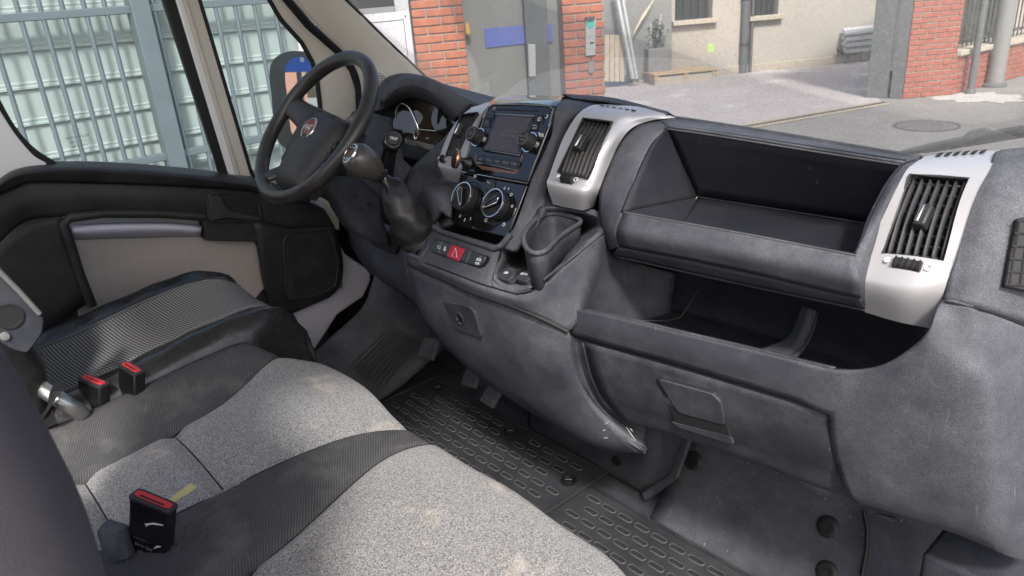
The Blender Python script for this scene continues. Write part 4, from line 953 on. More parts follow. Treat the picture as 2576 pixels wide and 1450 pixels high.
# ---- air vents
def vent(name, rows, op, nsl, knob, parent, wheel=None, slots=None, hor=5, mirror_side=None):
    """rows: list of lists of (px,py,y) columns: 0..k ; op: grille corners px (tl,tr,br,bl) with y top / bottom"""
    t_ = None
    return t_
def vent_unit(rows, op, yt, yb, nsl, hor, wheel, slots, knobp, deep=.03, dots=True):
    tl,tr,br,bl = op
    R_ = [PY(*r) for r in rows]
    PL = Plane(Y(*tl,yt), Y(*tr,yt), Y(*bl,yb))
    G = grid(R_, 6, 6)
    # opening: drop faces whose centre falls inside the grille outline on the face
    def project(q):
        d_ = q-CAM; z = d_.dot(_f); return (1288+FPX*d_.dot(_r)/z, 725-FPX*d_.dot(_u)/z)
    def inside(p_):
        c = True
        P4_ = [tl,tr,br,bl]
        for i in range(4):
            a, b = P4_[i], P4_[(i+1)%4]
            if (b[0]-a[0])*(p_[1]-a[1])-(b[1]-a[1])*(p_[0]-a[0]) < 0: c = False
        return c
    hs = gmesh('vent_housing', G, M['silver'], da, .006)
    cut = plate('cutter', [PL(*q)+PL.n*.05 for q in (tl,tr,br,bl)], .09, M['dark'], None, 0)
    bo = hs.modifiers.new('c', 'BOOLEAN'); bo.object = cut; bo.operation = 'DIFFERENCE'; bo.solver = 'EXACT'
    dg = bpy.context.evaluated_depsgraph_get(); dg.update()
    me = bpy.data.meshes.new_from_object(hs.evaluated_get(dg)); hs.modifiers.clear(); hs.data = me
    me.materials.clear(); me.materials.append(M['silver'])
    me.polygons.foreach_set('use_smooth', [True]*len(me.polygons)); me.set_sharp_from_angle(angle=math.radians(38))
    bpy.data.objects.remove(cut)
    cen = PL(sum(q[0] for q in op)/4, sum(q[1] for q in op)/4)
    # frame lining and dark duct behind
    A_,B_,C_,D_ = [PL(*q) for q in (tl,tr,br,bl)]
    nd = PL.n*deep*1.6
    ft = PL.n*.002
    vs = [A_+ft,B_+ft,C_+ft,D_+ft]; vs += [q-nd-ft for q in vs[:4]]
    mesh('duct', vs, [(0,4,5,1),(1,5,6,2),(2,6,7,3),(3,7,4,0),(4,7,6,5)], M['dark'], hs)
    gr_ = tube('grille_frame', [q+PL.n*.001 for q in (A_,(A_+B_)/2,B_,(B_+C_)/2,C_,(C_+D_)/2,D_,(D_+A_)/2)], .0022, M['grille'], hs, 6, True)
    for k in range(nsl):
        s = (k+.5)/nsl
        a_ = A_*(1-s)+B_*s; d_ = D_*(1-s)+C_*s; m_ = (a_+d_)/2+PL.n*.006
        rows_ = [[a_-PL.n*.003, m_-PL.n*.003, d_-PL.n*.003], [a_-PL.n*deep+PL.u*.003, m_-PL.n*deep+PL.u*.003, d_-PL.n*deep+PL.u*.003]]
        patch('slat', rows_, M['grille'], hs, 4, 1, .0022)
    for k in range(hor):
        s = (k+.5)/hor; a_ = A_*(1-s)+D_*s; b_ = B_*(1-s)+C_*s; sh = PL.n*-.007
        rows_ = [[a_+sh, b_+sh], [a_+sh-PL.n*.02, b_+sh-PL.n*.02]]
        patch('cross_slat', rows_, M['grille'], hs, 2, 1, .0016)
    kc = PL(*knobp,.004); w_ = .0085
    box('vent_knob', kc, .0075, .015, .010, M['grille'], hs, .003, (PL.u, PL.v, PL.n))
    box('knob_strip', kc+PL.n*.010-PL.u*.003, .0022, .012, .002, M['chrome'], hs, .001, (PL.u, PL.v, PL.n))
    if wheel:
        (wx,wy),wl = wheel; wc = PL(wx,wy,.0)+PL.n*.004
        wr = lathe('thumb_wheel', wc-PL.u*wl+PL.n*-.004, PL.u, [(.006,0),(.0085,.001),(.0085,2*wl-.001),(.006,2*wl)], M['grille'], hs, 20)
        for k in range(5): box('wheel_rib', wc+PL.u*(-wl+.003+k*(2*wl-.006)/4)+PL.n*.0045, .0008, .006, .0015, M['rubber'], hs, 0, (PL.u,PL.v,PL.n))
        o2 = wc+PL.u*(wl+.007)+PL.n*.001
        lathe('open_mark', o2, PL.n, [(.0042,0),(.0042,.0008),(.0030,.0008),(.0030,0)], M['mark'], hs, 16)
        lathe('shut_mark', wc-PL.u*(wl+.007)+PL.n*.001, PL.n, [(.0036,0),(.0036,.0008),(0,.0008)], M['mark'], hs, 16)
    if slots:
        for q in slots: plate('top_slot', q, .0008, M['dark'], hs, 0)
    return hs, PL
# right vent
rows_r = [[(2330,392,-.02),(2425,384,-.02),(2515,378,-.02)],
          [(2300,412,-.065),(2400,408,-.065),(2503,400,-.06)],
          [(2277,434,-.10),(2380,434,-.10),(2487,428,-.095)],
          [(2237,512,-.145),(2340,512,-.147),(2448,500,-.14)],
          [(2197,604,-.182),(2305,610,-.185),(2412,612,-.178)],
          [(2174,685,-.210),(2280,700,-.214),(2390,680,-.200)],
          [(2172,722,-.214),(2275,745,-.218),(2376,730,-.206)],
          [(2176,786,-.195),(2258,810,-.198),(2341,827,-.192)]]
sl = [[Y(2352+22*k,396-2*k,-.035)+V((0,-.0005,.0012)),Y(2364+22*k,395-2*k,-.035)+V((0,-.0005,.0012)),Y(2374+22*k,386-1.5*k,-.012)+V((0,-.0005,.0012)),Y(2362+22*k,387-1.5*k,-.012)+V((0,-.0005,.0012))] for k in range(6)]
vr, PLR = vent_unit(rows_r, ((2290,441),(2440,451),(2376,661),(2220,640)), -.108, -.193, 7, 8, ((2285,669),.017), sl, (2325,548))
# centre vent
rows_c = [[(1512,262,-.02),(1600,268,-.02),(1655,282,-.015),(1700,296,.0)],
          [(1482,268,-.065),(1568,280,-.065),(1612,294,-.055),(1640,303,-.035)],
          [(1452,290,-.098),(1540,300,-.098),(1566,312,-.090),(1590,322,-.075)],
          [(1421,339,-.135),(1505,352,-.137),(1535,362,-.130),(1557,362,-.105)],
          [(1400,391,-.163),(1478,408,-.166),(1508,418,-.157),(1534,412,-.13)],
          [(1383,439,-.188),(1455,452,-.191),(1489,460,-.182),(1518,450,-.15)],
          [(1376,466,-.203),(1440,480,-.206),(1475,486,-.197),(1506,482,-.165)],
          [(1391,515,-.186),(1435,524,-.188),(1468,529,-.182),(1494,520,-.15)]]
sl = [[Y(1508+16*k,266+2.2*k,-.055)+V((0,-.0005,.0012)),Y(1517+16*k,267.5+2.2*k,-.055)+V((0,-.0005,.0012)),Y(1527+16*k,270+2*k,-.03)+V((0,-.0005,.0012)),Y(1519+16*k,268+2*k,-.03)+V((0,-.0005,.0012))] for k in range(6)]
vc, PLC = vent_unit(rows_c, ((1468,299),(1541,308),(1475,448),(1404,434)), -.106, -.19, 7, 0, ((1430,452),.014), sl, (1465,363))
# left vent
rows_l = [[(1225,258,-.03),(1240,256,-.03),(1260,254,-.03)],
          [(1180,276,-.08),(1205,272,-.08),(1228,268,-.08)],
          [(1148,307,-.115),(1175,303,-.115),(1206,298,-.115)],
          [(1122,351,-.15),(1152,350,-.15),(1188,345,-.15)],
          [(1103,407,-.185),(1132,410,-.187),(1166,408,-.185)],
          [(1106,424,-.192),(1130,430,-.194),(1160,432,-.19)],
          [(1118,452,-.175),(1135,458,-.176),(1152,464,-.175)]]
vl, PLL = vent_unit(rows_l, ((1160,290),(1202,284),(1150,393),(1123,391)), -.108, -.176, 6, 0, ((1118,402),.008), None, (1160,331))
# ---- centre stack
TLp, TRp, BMp = Y(1229,266,-.12), Y(1390,271,-.12), Y(1205,582,-.26)
RP = Plane(TLp, TRp, BMp)
rad = [(1229,266),(1245,259),(1375,264),(1390,271),(1392,290),(1368,352),(1327,460),(1159,431),(1185,370),(1208,318)]
rpanel = plate('radio', crv([RP(*q) for q in rad],1,True), .02, M['piano'], da, .003)
cl = [(1158,436),(1326,465),(1281,585),(1270,598),(1150,569),(1134,556),(1140,515)]
cpanel = plate('climate_panel', [RP(*q) for q in cl], .02, M['piano'], da, .003)
tube('panel_trim_line', [RP(1159,433,.001),RP(1327,462,.001)], .0014, M['chrome'], da, 6)
patch('stack_top', [[Y(1255,243,.06),Y(1330,240,.06),Y(1425,243,.06)],[Y(1238,252,-.05),Y(1320,247,-.05),Y(1412,250,-.05)],[Y(1226,268,-.115),Y(1312,262,-.115),Y(1394,272,-.115)]], M['piano'], da, 5, 4, .01)
tube('stack_trim', [RP(1210,320,.001),RP(1227,272,.002),RP(1240,263,.002),RP(1310,263,.002),RP(1382,267,.002),RP(1391,276,.002),RP(1380,320,.001)], .0014, M['dimmark'], da, 6)
def onR(name, pts, dpt, mat, p, h=.002, bev=.0006): return plate(name, [RP(*q,h) for q in pts], dpt, mat, p, bev, RP.n)
def z9(x, y): return (1073.3+.2777*x, 234.8+.2777*y)
onR('disc_slot', [z9(640,140),z9(1020,155),z9(1017,168),z9(637,153)], .001, M['dark'], rpanel, .0008, 0)
onR('screen_bezel', [z9(625,190),z9(968,212),z9(838,565),z9(500,515)], .003, M['blackgloss'], rpanel, .003, .001)
scn = onR('screen', [z9(648,205),z9(945,224),z9(822,545),z9(520,503)], .001, M['screen'], rpanel, .0036, 0)
tube('bezel_edge', [RP(*z9(500,515),.004),RP(*z9(838,565),.004)], .0012, M['chrome'], rpanel, 6)
onR('screen_edge', [z9(600,178),z9(975,200),z9(965,214),z9(620,192)], .002, M['dimmark'], rpanel, .0022, .0006)
xa, xb = RP(*z9(470,560)), RP(*z9(845,620)); ux = (xb-xa).normalized(); vx = RP.n.cross(ux)
if vx.z < 0: vx = -vx
text('screen_text', 'Accensione', RP(*z9(770,345),.0042), ux, vx, .0085, M['dimmark'], rpanel, .0003, sx=1)
text('screen_text', 'Ricerca rete', RP(*z9(745,385),.0042), ux, vx, .0085, M['dimmark'], rpanel, .0003)
text('screen_text', 'in corso', RP(*z9(720,440),.0042), ux, vx, .007, M['dimmark'], rpanel, .0003)
onR('button_bar', rounded([V((*z9(460,553),0)),V((*z9(850,615),0)),V((*z9(800,700),0)),V((*z9(450,638),0))],.12,3) and [z9(468,553),z9(842,615),z9(845,640),z9(805,690),z9(460,632),z9(452,600)], .003, M['blackgloss'], rpanel, .0035, .001)
tube('button_bar_edge', [RP(*z9(452,632),.0035),RP(*z9(640,665),.0035),RP(*z9(800,697),.0035)], .0013, M['chrome'], rpanel, 6)
for k,w in enumerate(('DISC','MEDIA','NAV','PHONE','MORE')): text('button_text', w, RP(*z9(492+74*k,600+10.5*k),.0037), ux, vx, .0062, M['mark'] if False else M['dimmark'], rpanel, .0004)
for k in range(4): a_ = 530+74*k; tube('button_gap', [RP(*z9(a_,566+11*k),.0037),RP(*z9(a_-6,640+11*k),.0037)], .0004, M['dark'], rpanel, 4)
M['copperfl'] = flat('copper_trim', (.17,.085,.055), .35, .2, .5, .2)
plate('copper_surround', [RP(*z9(*q),.0006) for q in ((440,560),(455,560),(448,635),(470,650),(795,712),(835,640),(860,560),(872,560),(850,640),(805,735),(500,690),(440,640))], .0004, M['copperfl'], rpanel, 0, RP.n)
for q,wd_ in (((580,195),'■'),((545,272),''),((1022,228),''),((978,300),'')):
    cx_, cy_ = q; bt_ = onR('button', [z9(cx_-30,cy_-38),z9(cx_+34,cy_-34),z9(cx_+20,cy_+38),z9(cx_-44,cy_+32)], .003, M['blackgloss'], rpanel, .0025, .001)
onR('eject_button', [z9(600,120),z9(625,122),z9(612,152),z9(585,150)], .003, M['dimmark'], rpanel, .0022, .0008)
lathe('gear_icon', RP(*z9(1020,235),.0028), RP.n, [(.0042,0),(.0042,.0004),(.003,.0004),(.003,0)], M['mark'], rpanel, 12)
tube('back_icon', [RP(*z9(x,y),.003) for x,y in ((962,292),(990,292),(992,316),(962,318))], .0006, M['mark'], rpanel, 5)
tube('phone_icon', [RP(*z9(x,y),.003) for x,y in ((545,250),(552,275),(540,295))], .0008, M['dimmark'], rpanel, 5)
tube('hook_icon', [RP(*z9(x,y),.002) for x,y in ((1090,195),(1098,210),(1085,225),(1072,222))], .0009, M['mark'], rpanel, 5)
tube('scroll_icon', [RP(*z9(x,y),.002) for x,y in ((1012,355),(1022,368),(1020,385))], .0009, M['mark'], rpanel, 5)
text('knob_text', 'TUNE', RP(*z9(1042,372),.001), ux, vx, .0042, M['mark'], rpanel, .0004); text('knob_text', 'SCROLL', RP(*z9(1040,388),.001), ux, vx, .0042, M['mark'], rpanel, .0004)
def radio_knob(q, s):
    o_ = RP(*q); k_ = lathe('knob', o_, RP.n, [(.0185,0),(.0185,.002),(.0175,.003),(.0160,.003),(.0160,.020),(.0150,.023),(.0120,.024),(.0110,.0232),(0,.0232)], M['grille'], rpanel, 36, sharp=30)
    lathe('knob_ring', o_, RP.n, [(.0198,.0005),(.0198,.0035),(.0180,.0035),(.0180,.0005)], M['chrome'], rpanel, 36)
    lathe('knob_ring', o_+RP.n*.0225, RP.n, [(.0128,0),(.0128,.002),(.0118,.002),(.0118,0)], M['dimmark'], rpanel, 30)
    if s:
        text('knob_text', 'BROWSE', o_+RP.n*.0234+vx*.003, ux, vx, .0042, M['dimmark'], rpanel, .0003); text('knob_text', 'ENTER', o_+RP.n*.0234-vx*.003, ux, vx, .0042, M['dimmark'], rpanel, .0003)
    else:
        lathe('power_icon', o_+RP.n*.0234, RP.n, [(.0038,0),(.0038,.0004),(.0028,.0004),(.0028,0)], M['dimmark'], rpanel, 16)
radio_knob(z9(472,403), 0); radio_knob(z9(942,450), 1)
# climate knobs
def clim(q, ang, r=.0295):
    o_ = RP(*q); lathe('dial_well', o_, RP.n, [(r*1.30,-.001),(r*1.30,.0015),(r*1.18,.0015),(r*1.1,-.001)], M['blackgloss'], cpanel, 40)
    lathe('knob', o_, RP.n, [(r,0),(r,.014),(r*.97,.0165),(r*.86,.0175),(r*.78,.012),(r*.6,.010),(0,.010)], M['grille'], cpanel, 48, sharp=30)
    lathe('knob_ring', o_+RP.n*.0165, RP.n, [(r*.97,0),(r*.97,.0022),(r*.91,.0022),(r*.91,0)], M['chrome'], cpanel, 48)
    for k in range(26):
        if k % 2 == 0 or True:
            t_ = 2*math.pi*k/26
            if math.sin(t_*2.5) > -.3:
                dd = ux*math.cos(t_)+vx*math.sin(t_); box('knob_ridge', o_+dd*r*1.0+RP.n*.008, .0006, .0009, .006, M['rubber'], cpanel, 0, (dd, RP.n.cross(dd), RP.n))
    dd = ux*math.cos(ang)+vx*math.sin(ang); ss = RP.n.cross(dd); h = RP.n*.0215
    ol_ = [o_+h-dd*r*.55+ss*r*.20, o_+h-dd*r*.62, o_+h-dd*r*.55-ss*r*.20, o_+h+dd*r*.80-ss*r*.05, o_+h+dd*r*.86, o_+h+dd*r*.80+ss*r*.05]
    plate('pointer', ol_, .013, M['blackgloss'], cpanel, .0012, RP.n)
    tube('pointer_trim', [o_+h+dd*r*.80-ss*r*.07, o_+h-dd*r*.45-ss*r*.24, o_+h-dd*r*.64, o_+h-dd*r*.45+ss*r*.24, o_+h+dd*r*.80+ss*r*.07], .0012, M['chrome'], cpanel, 6)
    box('pointer_tip', o_+h+dd*r*.68+RP.n*.0004, r*.08, .0008, .0004, M['mark'], cpanel, 0, (dd, ss, RP.n))
clim(z9(372,955), math.radians(-58)); clim(z9(655,1022), math.radians(215))
onR('rear_button', [z9(535,775),z9(618,785),z9(595,890),z9(522,872)], .004, M['blackgloss'], cpanel, .003, .001)
tube('button_icon', [RP(*z9(x,y),.0035) for x,y in ((552,800),(555,812),(575,812))], .0006, M['mark'], cpanel, 5)
for s,q in (('3',(303,1115)),('2',(345,1150)),('1',(398,1140)),('c',(520,950))): text('dial_text', s, RP(*z9(*q),.0012), ux, vx, .009, M['mark'], cpanel, .0005)
def icon(q, r, n_, cp, sq=1): lathe('dial_icon', RP(*z9(*q),.0012), RP.n, [(r,0),(r,.0005),(r*.65,.0005),(r*.65,0)], M['mark'], cp, n_)
for q,r,n_ in (((632,890),.0035,5),((708,862),.0032,4),((742,868),.003,3),((767,920),.0036,6),((775,1025),.0032,5),((700,1190),.0042,5),((538,1150),.0042,7),((440,752),.003,8)): icon(q,r,n_,cpanel)
# stack flanks
patch('stack_right_flank', [[Y(1425,244,.05),Y(1400,268,-.105),Y(1376,345,-.14),Y(1345,430,-.18),Y(1310,530,-.235),Y(1283,598,-.27),Y(1268,625,-.285)],
    [Y(1470,246,.04),Y(1432,275,-.095),Y(1400,350,-.13),Y(1365,440,-.175),Y(1335,520,-.22),Y(1312,575,-.25),Y(1300,620,-.275)],
    [Y(1530,252,.03),Y(1462,280,-.075),Y(1425,345,-.105),Y(1392,430,-.15),Y(1376,480,-.175),Y(1368,512,-.195),Y(1352,528,-.212)]], M['dash'], da, 5, 5, .015)
patch('stack_mid_fill', [[Y(1375,480,-.17),Y(1395,520,-.17),Y(1450,535,-.165),Y(1510,545,-.17),Y(1535,600,-.175)],[Y(1345,520,-.20),Y(1385,528,-.175),Y(1440,536,-.16),Y(1500,560,-.16),Y(1530,640,-.16)]], M['dash'], da, 5, 3, .01)
patch('dash_top_centre', [[Y(1425,246,.05)+V((0,.16,-.10)),Y(1490,250,.05)+V((0,.16,-.10)),Y(1560,260,.05)+V((0,.16,-.10)),Y(1690,292,.03)+V((0,.16,-.10))],[Y(1422,246,.04),Y(1490,250,.04),Y(1560,258,.04),Y(1690,292,.02)],[Y(1440,250,-.01),Y(1480,254,-.02),Y(1560,264,-.02),Y(1680,293,-.01)]], M['dash'], da, 5, 4, .003)
# stack left flank and driver facia
patch('driver_facia', [[Y(1165,290,-.10),Y(1140,320,-.10),Y(1120,345,-.10)],[Y(1125,350,-.145),Y(1090,380,-.13),Y(1070,390,-.12)],[Y(1105,410,-.18),Y(1060,420,-.15),Y(1030,430,-.13)],[Y(1120,452,-.17),Y(1070,460,-.16),Y(1015,470,-.15)],[Y(1160,470,-.19),Y(1080,520,-.20),Y(1000,520,-.18)],[Y(1135,560,-.25),Y(1060,590,-.26),Y(980,580,-.22)]], M['dash'], da, 4, 4, .01)
# cover in front of the gear lever
patch('gear_cowl', [[Y(1060,480,-.16),Y(1085,462,-.16),Y(1125,462,-.17),Y(1150,470,-.17)],[Y(1040,500,-.20),Y(1065,472,-.21),Y(1115,475,-.22),Y(1145,488,-.21)],[Y(1045,540,-.23),Y(1072,492,-.25),Y(1108,495,-.255),Y(1140,505,-.24)],[Y(1060,600,-.27),Y(1085,560,-.275),Y(1105,530,-.275),Y(1135,545,-.265)]], M['dash'], da, 5, 5, .012)
# ---- console shelf with switches
patch('console_shelf', [[Y(1092,520,-.245),Y(1112,575,-.27),Y(1180,596,-.272),Y(1262,620,-.275)],
    [Y(1078,560,-.275),Y(1098,578,-.285),Y(1180,602,-.288),Y(1256,625,-.285)],
    [Y(1062,600,-.30),Y(1092,594,-.30),Y(1175,622,-.305),Y(1250,648,-.30)],
    [Y(1050,640,-.325),Y(1080,640,-.325),Y(1165,670,-.33),Y(1240,698,-.33)],
    [Y(1045,655,-.335),Y(1070,663,-.338),Y(1160,698,-.345),Y(1240,726,-.348)]], M['dash'], da, 5, 5, .012)
tube('shelf_lip', [Y(1092,572,-.292),Y(1110,584,-.294),Y(1180,606,-.296),Y(1245,626,-.294),Y(1262,618,-.285),Y(1285,590,-.27)], .006, M['dash'], da, 10)
SWP = Plane(Y(1094,602,-.308), Y(1221,645,-.313), Y(1083,632,-.323))
def onS(name, pts, dpt, mat, p, h=.002, bev=.0008): return plate(name, [SWP(*q,h) for q in pts], dpt, mat, p, bev, SWP.n)
sw = onS('switch_panel', [(1083,631),(1086,622),(1095,600),(1222,642),(1220,652),(1211,668),(1203,672),(1092,636)], .012, M['blackgloss'], da, .0045, .0015)
su = (SWP(1211,668)-SWP(1092,633)).normalized(); sv = SWP.n.cross(su)
if sv.z < 0: sv = -sv
onS('hazard_button', [(1136,615),(1168,626),(1154,657),(1123,646)], .004, M['redbtn'], sw, .0065, .001)
tube('hazard_icon', [SWP(*q,.0068) for q in ((1146,625),(1136,644),(1150,648))], .0007, M['mark'], sw, 5, True)
for a_,b_ in (((1113,607),(1103,638)),((1185,631),(1171,662))): tube('switch_gap', [SWP(*a_,.0046),SWP(*b_,.0046)], .0004, M['dimmark'], sw, 4)
text('switch_text', 'ASR', SWP(1205,654,.0048), su, sv, .0085, M['mark'], sw, .0004); text('switch_text', 'OFF', SWP(1201,664,.0048), su, sv, .007, M['mark'], sw, .0004)
tube('defrost_icon', [SWP(*q,.005) for q in ((1101,618),(1107,620),(1107,626),(1101,625))], .0007, M['mark'], sw, 5, True)
onS('lock_icon', [(1116,625),(1121,626.5),(1120,632),(1115,630.5)], .0004, M['mark'], sw, .0052, 0)
tube('lock_icon', [SWP(*q,.0052) for q in ((1117,625),(1118,621),(1121,622),(1121,626))], .0006, M['mark'], sw, 5)
for q in ((1108,611.5),(1122,615.5),(1209,646)): onS('indicator', [(q[0]-3,q[1]-1.5),(q[0]+3,q[1]+.3),(q[0]+3,q[1]+1.6),(q[0]-3,q[1])], .0004, M['dimmark'], sw, .0052, 0)
# ---- front band under the shelf and the surface that runs into the open tray
seam = [(1022,640,-.325),(1068,661,-.338),(1214,716,-.348),(1302,741,-.348),(1353,727,-.338),(1381,706,-.325),(1445,644,-.27),(1517,583,-.205),(1545,640,-.17),(1620,668,-.11),(1700,690,-.05)]
grov = [(1026,662,-.33),(1068,681,-.340),(1190,735,-.350),(1284,767,-.350),(1340,790,-.342),(1376,806,-.332),(1429,833,-.312),(1462,800,-.285),(1500,812,-.23),(1590,830,-.14),(1680,840,-.07)]
patch('console_band', [PY(*seam), PY(*[((a+c)/2,(b+d)/2,(e+f)/2-(.004 if i<5 else 0)) for i,((a,b,e),(c,d,f)) in enumerate(zip(seam,grov))]), PY(*grov)], M['dash'], da, 5, 5, .012)
tube('band_groove', PY(*[(a,b+2,y) for a,b,y in grov[:7]]), .004, M['dark'], da, 8)
tube('shelf_seam', PY(*[(a,b,y-.001) for a,b,y in seam[1:8]]), .0012, M['rubber'], da, 6)
# shelf right part: cup holder well
rim = [(1385,538),(1350,552),(1328,575),(1317,597),(1323,623),(1342,637),(1372,632),(1404,600),(1436,577),(1459,562),(1454,551),(1420,541)]
rimp = crv([Z(a,b,.705) for a,b in rim],4,True); cc = sum(rimp,V())/len(rimp)
CSR = [[Y(1262,618,-.278),Y(1285,592,-.262),Y(1312,560,-.24),Y(1345,530,-.215),Y(1395,525,-.185),Y(1450,530,-.17),Y(1510,548,-.178)],
   [Y(1258,640,-.285),Z(1278,640,.64),Z(1308,625,.62),Z(1350,610,.60),Z(1400,600,.60),Z(1450,585,.63),Y(1512,562,-.185)],
   [Y(1240,690,-.325),Z(1246,692,.632),Z(1275,692,.615),Z(1330,690,.60),Z(1375,670,.60),Y(1432,632,-.245),Y(1515,575,-.20)],
   [Y(1239,706,-.340),Y(1255,718,-.342),Y(1302,724,-.342),Y(1348,710,-.332),Y(1378,692,-.320),Y(1441,640,-.268),Y(1517,580,-.204)],
   [Y(1238,722,-.348),Y(1265,732,-.349),Y(1302,738,-.349),Y(1350,725,-.339),Y(1383,700,-.325),Y(1445,642,-.272),Y(1518,582,-.206)]]
CG = grid(CSR, 6, 6)
def incup(q, sc=.97):
    if q.z < cc.z-.13: return False
    inside = False; P_ = [cc+(r-cc)*sc for r in rimp]
    for i in range(len(P_)):
        a_, b_ = P_[i-1], P_[i]
        if (a_.y > q.y) != (b_.y > q.y) and q.x < (b_.x-a_.x)*(q.y-a_.y)/(b_.y-a_.y)+a_.x: inside = not inside
    return inside
gmesh('cup_surround', CG, M['dash'], da, .004, lambda i,j: incup((CG[i][j]+CG[i+1][j+1])/2))

rows_ = [[q+V((0,0,0)) for q in rimp]+[rimp[0]], [cc+(q-cc)*.96+V((0,0,-.02)) for q in rimp]+[cc+(rimp[0]-cc)*.96+V((0,0,-.02))], [cc+(q-cc)*.82+V((0,0,-.10)) for q in rimp]+[cc+(rimp[0]-cc)*.82+V((0,0,-.10))]]
nr_ = len(rimp); vs = [q for r in rows_ for q in r[:-1]]+[cc+V((0,0,-.10))]; fs = [(i*nr_+k,i*nr_+(k+1)%nr_,(i+1)*nr_+(k+1)%nr_,(i+1)*nr_+k) for i in range(2) for k in range(nr_)]+[(2*nr_+k,2*nr_+(k+1)%nr_,3*nr_) for k in range(nr_)]
cup = mesh('cup_holder', vs, fs, M['dash2'], da, True); md = cup.modifiers.new('s','SOLIDIFY'); md.thickness=.003; md.offset=0
tube('cup_rim', rimp, .0045, M['dash'], cup, 8, True)
# sockets
for (ax_,ay_),tx,i in (((1272,690),'USB',0),((1318,693),'12V DC',1)):
    SO = Plane(Y(ax_-22,ay_+8,-.325), Y(ax_+22,ay_+8,-.325), Y(ax_,ay_-20,-.300))
    pp = [(ax_-16,ay_+11),(ax_-22,ay_+8),(ax_-6,ay_-8),(ax_+14,ay_-16),(ax_+24,ay_-10),(ax_+20,ay_+2),(ax_+2,ay_+16)]
    so = plate('socket_cover', crv([SO(*q,.006) for q in pp],3,True), .014, M['dash2'], da, .003, SO.n)
    text('socket_text', tx, SO(ax_+1,ay_-3,.0064), SO.u, SO.v, .007, M['mark'], so, .0004)
# ---- lower console panel
lp = [[(1026,672,-.328),(1145,724,-.343),(1284,775,-.344),(1376,814,-.328),(1431,842,-.308)],
      [(1046,760,-.312),(1150,810,-.336),(1300,870,-.336),(1392,905,-.32),(1445,925,-.295)],
      [(1078,822,-.285),(1170,885,-.312),(1310,955,-.312),(1425,1000,-.295),(1490,1020,-.275)],
      [(1112,868,-.25),(1192,938,-.272),(1335,1032,-.272),(1480,1108,-.258),(1570,1098,-.245)],
      [(1118,870,-.20),(1200,945,-.20),(1345,1044,-.20),(1500,1125,-.20),(1622,1142,-.22)]]
patch('lower_console', [PY(*r) for r in lp], M['dash'], da, 5, 5, .012)
KP = Plane(Y(1112,757,-.337), Y(1189,780,-.346), Y(1150,828,-.335))
kc = plate('fuse_cover', rounded([KP(1111,757,.001),KP(1178,772,.001),KP(1192,785,.001),KP(1212,853,.001),KP(1146,830,.001)],.15), .012, M['dash2'], da, .003)
lathe('cover_lock', KP(1157,802,.002), KP.n, [(.014,0),(.014,.002),(.011,.002),(.010,-.0),(0,-.0)], M['dash2'], kc, 24)
tube('lock_slot', [KP(1152,808,.004),KP(1162,796,.004)], .0016, M['dark'], kc, 6)
# ---- passenger open tray
tb = [(1600,680,-.06),(1755,720,-.035),(1900,745,-.03),(2050,780,-.03),(2200,815,-.035),(2350,850,-.05)]
zf = .515
back_t = [Y(a,b,y) for a,b,y in tb]; back_t = [V((q.x,q.y,.72)) for q in back_t]
back_b = [V((q.x+.0,q.y+.005,zf+.02)) for q in back_t]; fl1 = [V((q.x,-.07,zf)) for q in back_t]; fl2 = [V((q.x,-.215,zf)) for q in back_t]
patch('tray_inner', [back_t, back_b, fl1, fl2], M['binshade'], da, 5, 6, .01)
tube('tray_crease', [Y(1757,730,-.05),Y(1735,765,-.06),Y(1712,798,-.075),Y(1680,808,-.10),Y(1600,806,-.15)], .0016, M['pad'], da, 6)
patch('tray_divider', [[Y(2015,770,-.055),Y(2035,775,-.06),Y(2058,785,-.055)],[Y(2000,810,-.075),Y(2025,815,-.085),Y(2050,825,-.075)],[Y(1975,850,-.11),Y(2000,860,-.12),Y(2030,870,-.11)],[Y(1890,885,-.18),Y(1950,900,-.19),Y(1995,905,-.18)]], M['dash'], da, 5, 5, .006)
tube('divider_dust', [Y(2056,786,-.063),Y(2045,830,-.083),Y(2025,870,-.115),Y(1985,900,-.175)], .0016, M['pad'], da, 6)
# tray front wall
f0 = [(1440,800,-.275),(1466,781,-.292),(1700,836,-.282),(1900,883,-.268),(2000,908,-.262),(2092,930,-.256)]
f1 = [(1432,845,-.285),(1460,850,-.293),(1700,917,-.28),(1900,977,-.266),(2000,1008,-.259),(2086,1038,-.254)]
inn_ = [Y(a,b,y)+V((0,.022,.0)) for a,b,y in f0]; dn_ = [Y(a,b,y)+V((0,.03,-.08)) for a,b,y in f0]
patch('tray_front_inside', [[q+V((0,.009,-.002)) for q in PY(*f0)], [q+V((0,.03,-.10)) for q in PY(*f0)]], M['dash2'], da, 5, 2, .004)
# right end of the facia
fr = [[(2092,930,-.256),(2160,932,-.252),(2225,918,-.25),(2285,882,-.248),(2338,832,-.244),(2374,756,-.212),(2470,778,-.205),(2620,832,-.15)],
      [(2088,985,-.257),(2170,985,-.254),(2240,965,-.252),(2300,935,-.251),(2355,890,-.248),(2405,850,-.230),(2490,862,-.210),(2620,900,-.15)],
      [(2087,1045,-.254),(2190,1045,-.25),(2290,1020,-.25),(2360,990,-.25),(2430,965,-.245),(2480,955,-.235),(2530,965,-.21),(2620,980,-.15)],
      [(2100,1160,-.232),(2200,1160,-.238),(2300,1140,-.242),(2380,1115,-.243),(2450,1100,-.238),(2500,1095,-.228),(2545,1105,-.205),(2620,1115,-.15)],
      [(2165,1266,-.195),(2250,1292,-.198),(2340,1322,-.2),(2420,1350,-.2),(2480,1375,-.2),(2515,1390,-.195),(2555,1405,-.18),(2620,1420,-.15)]]
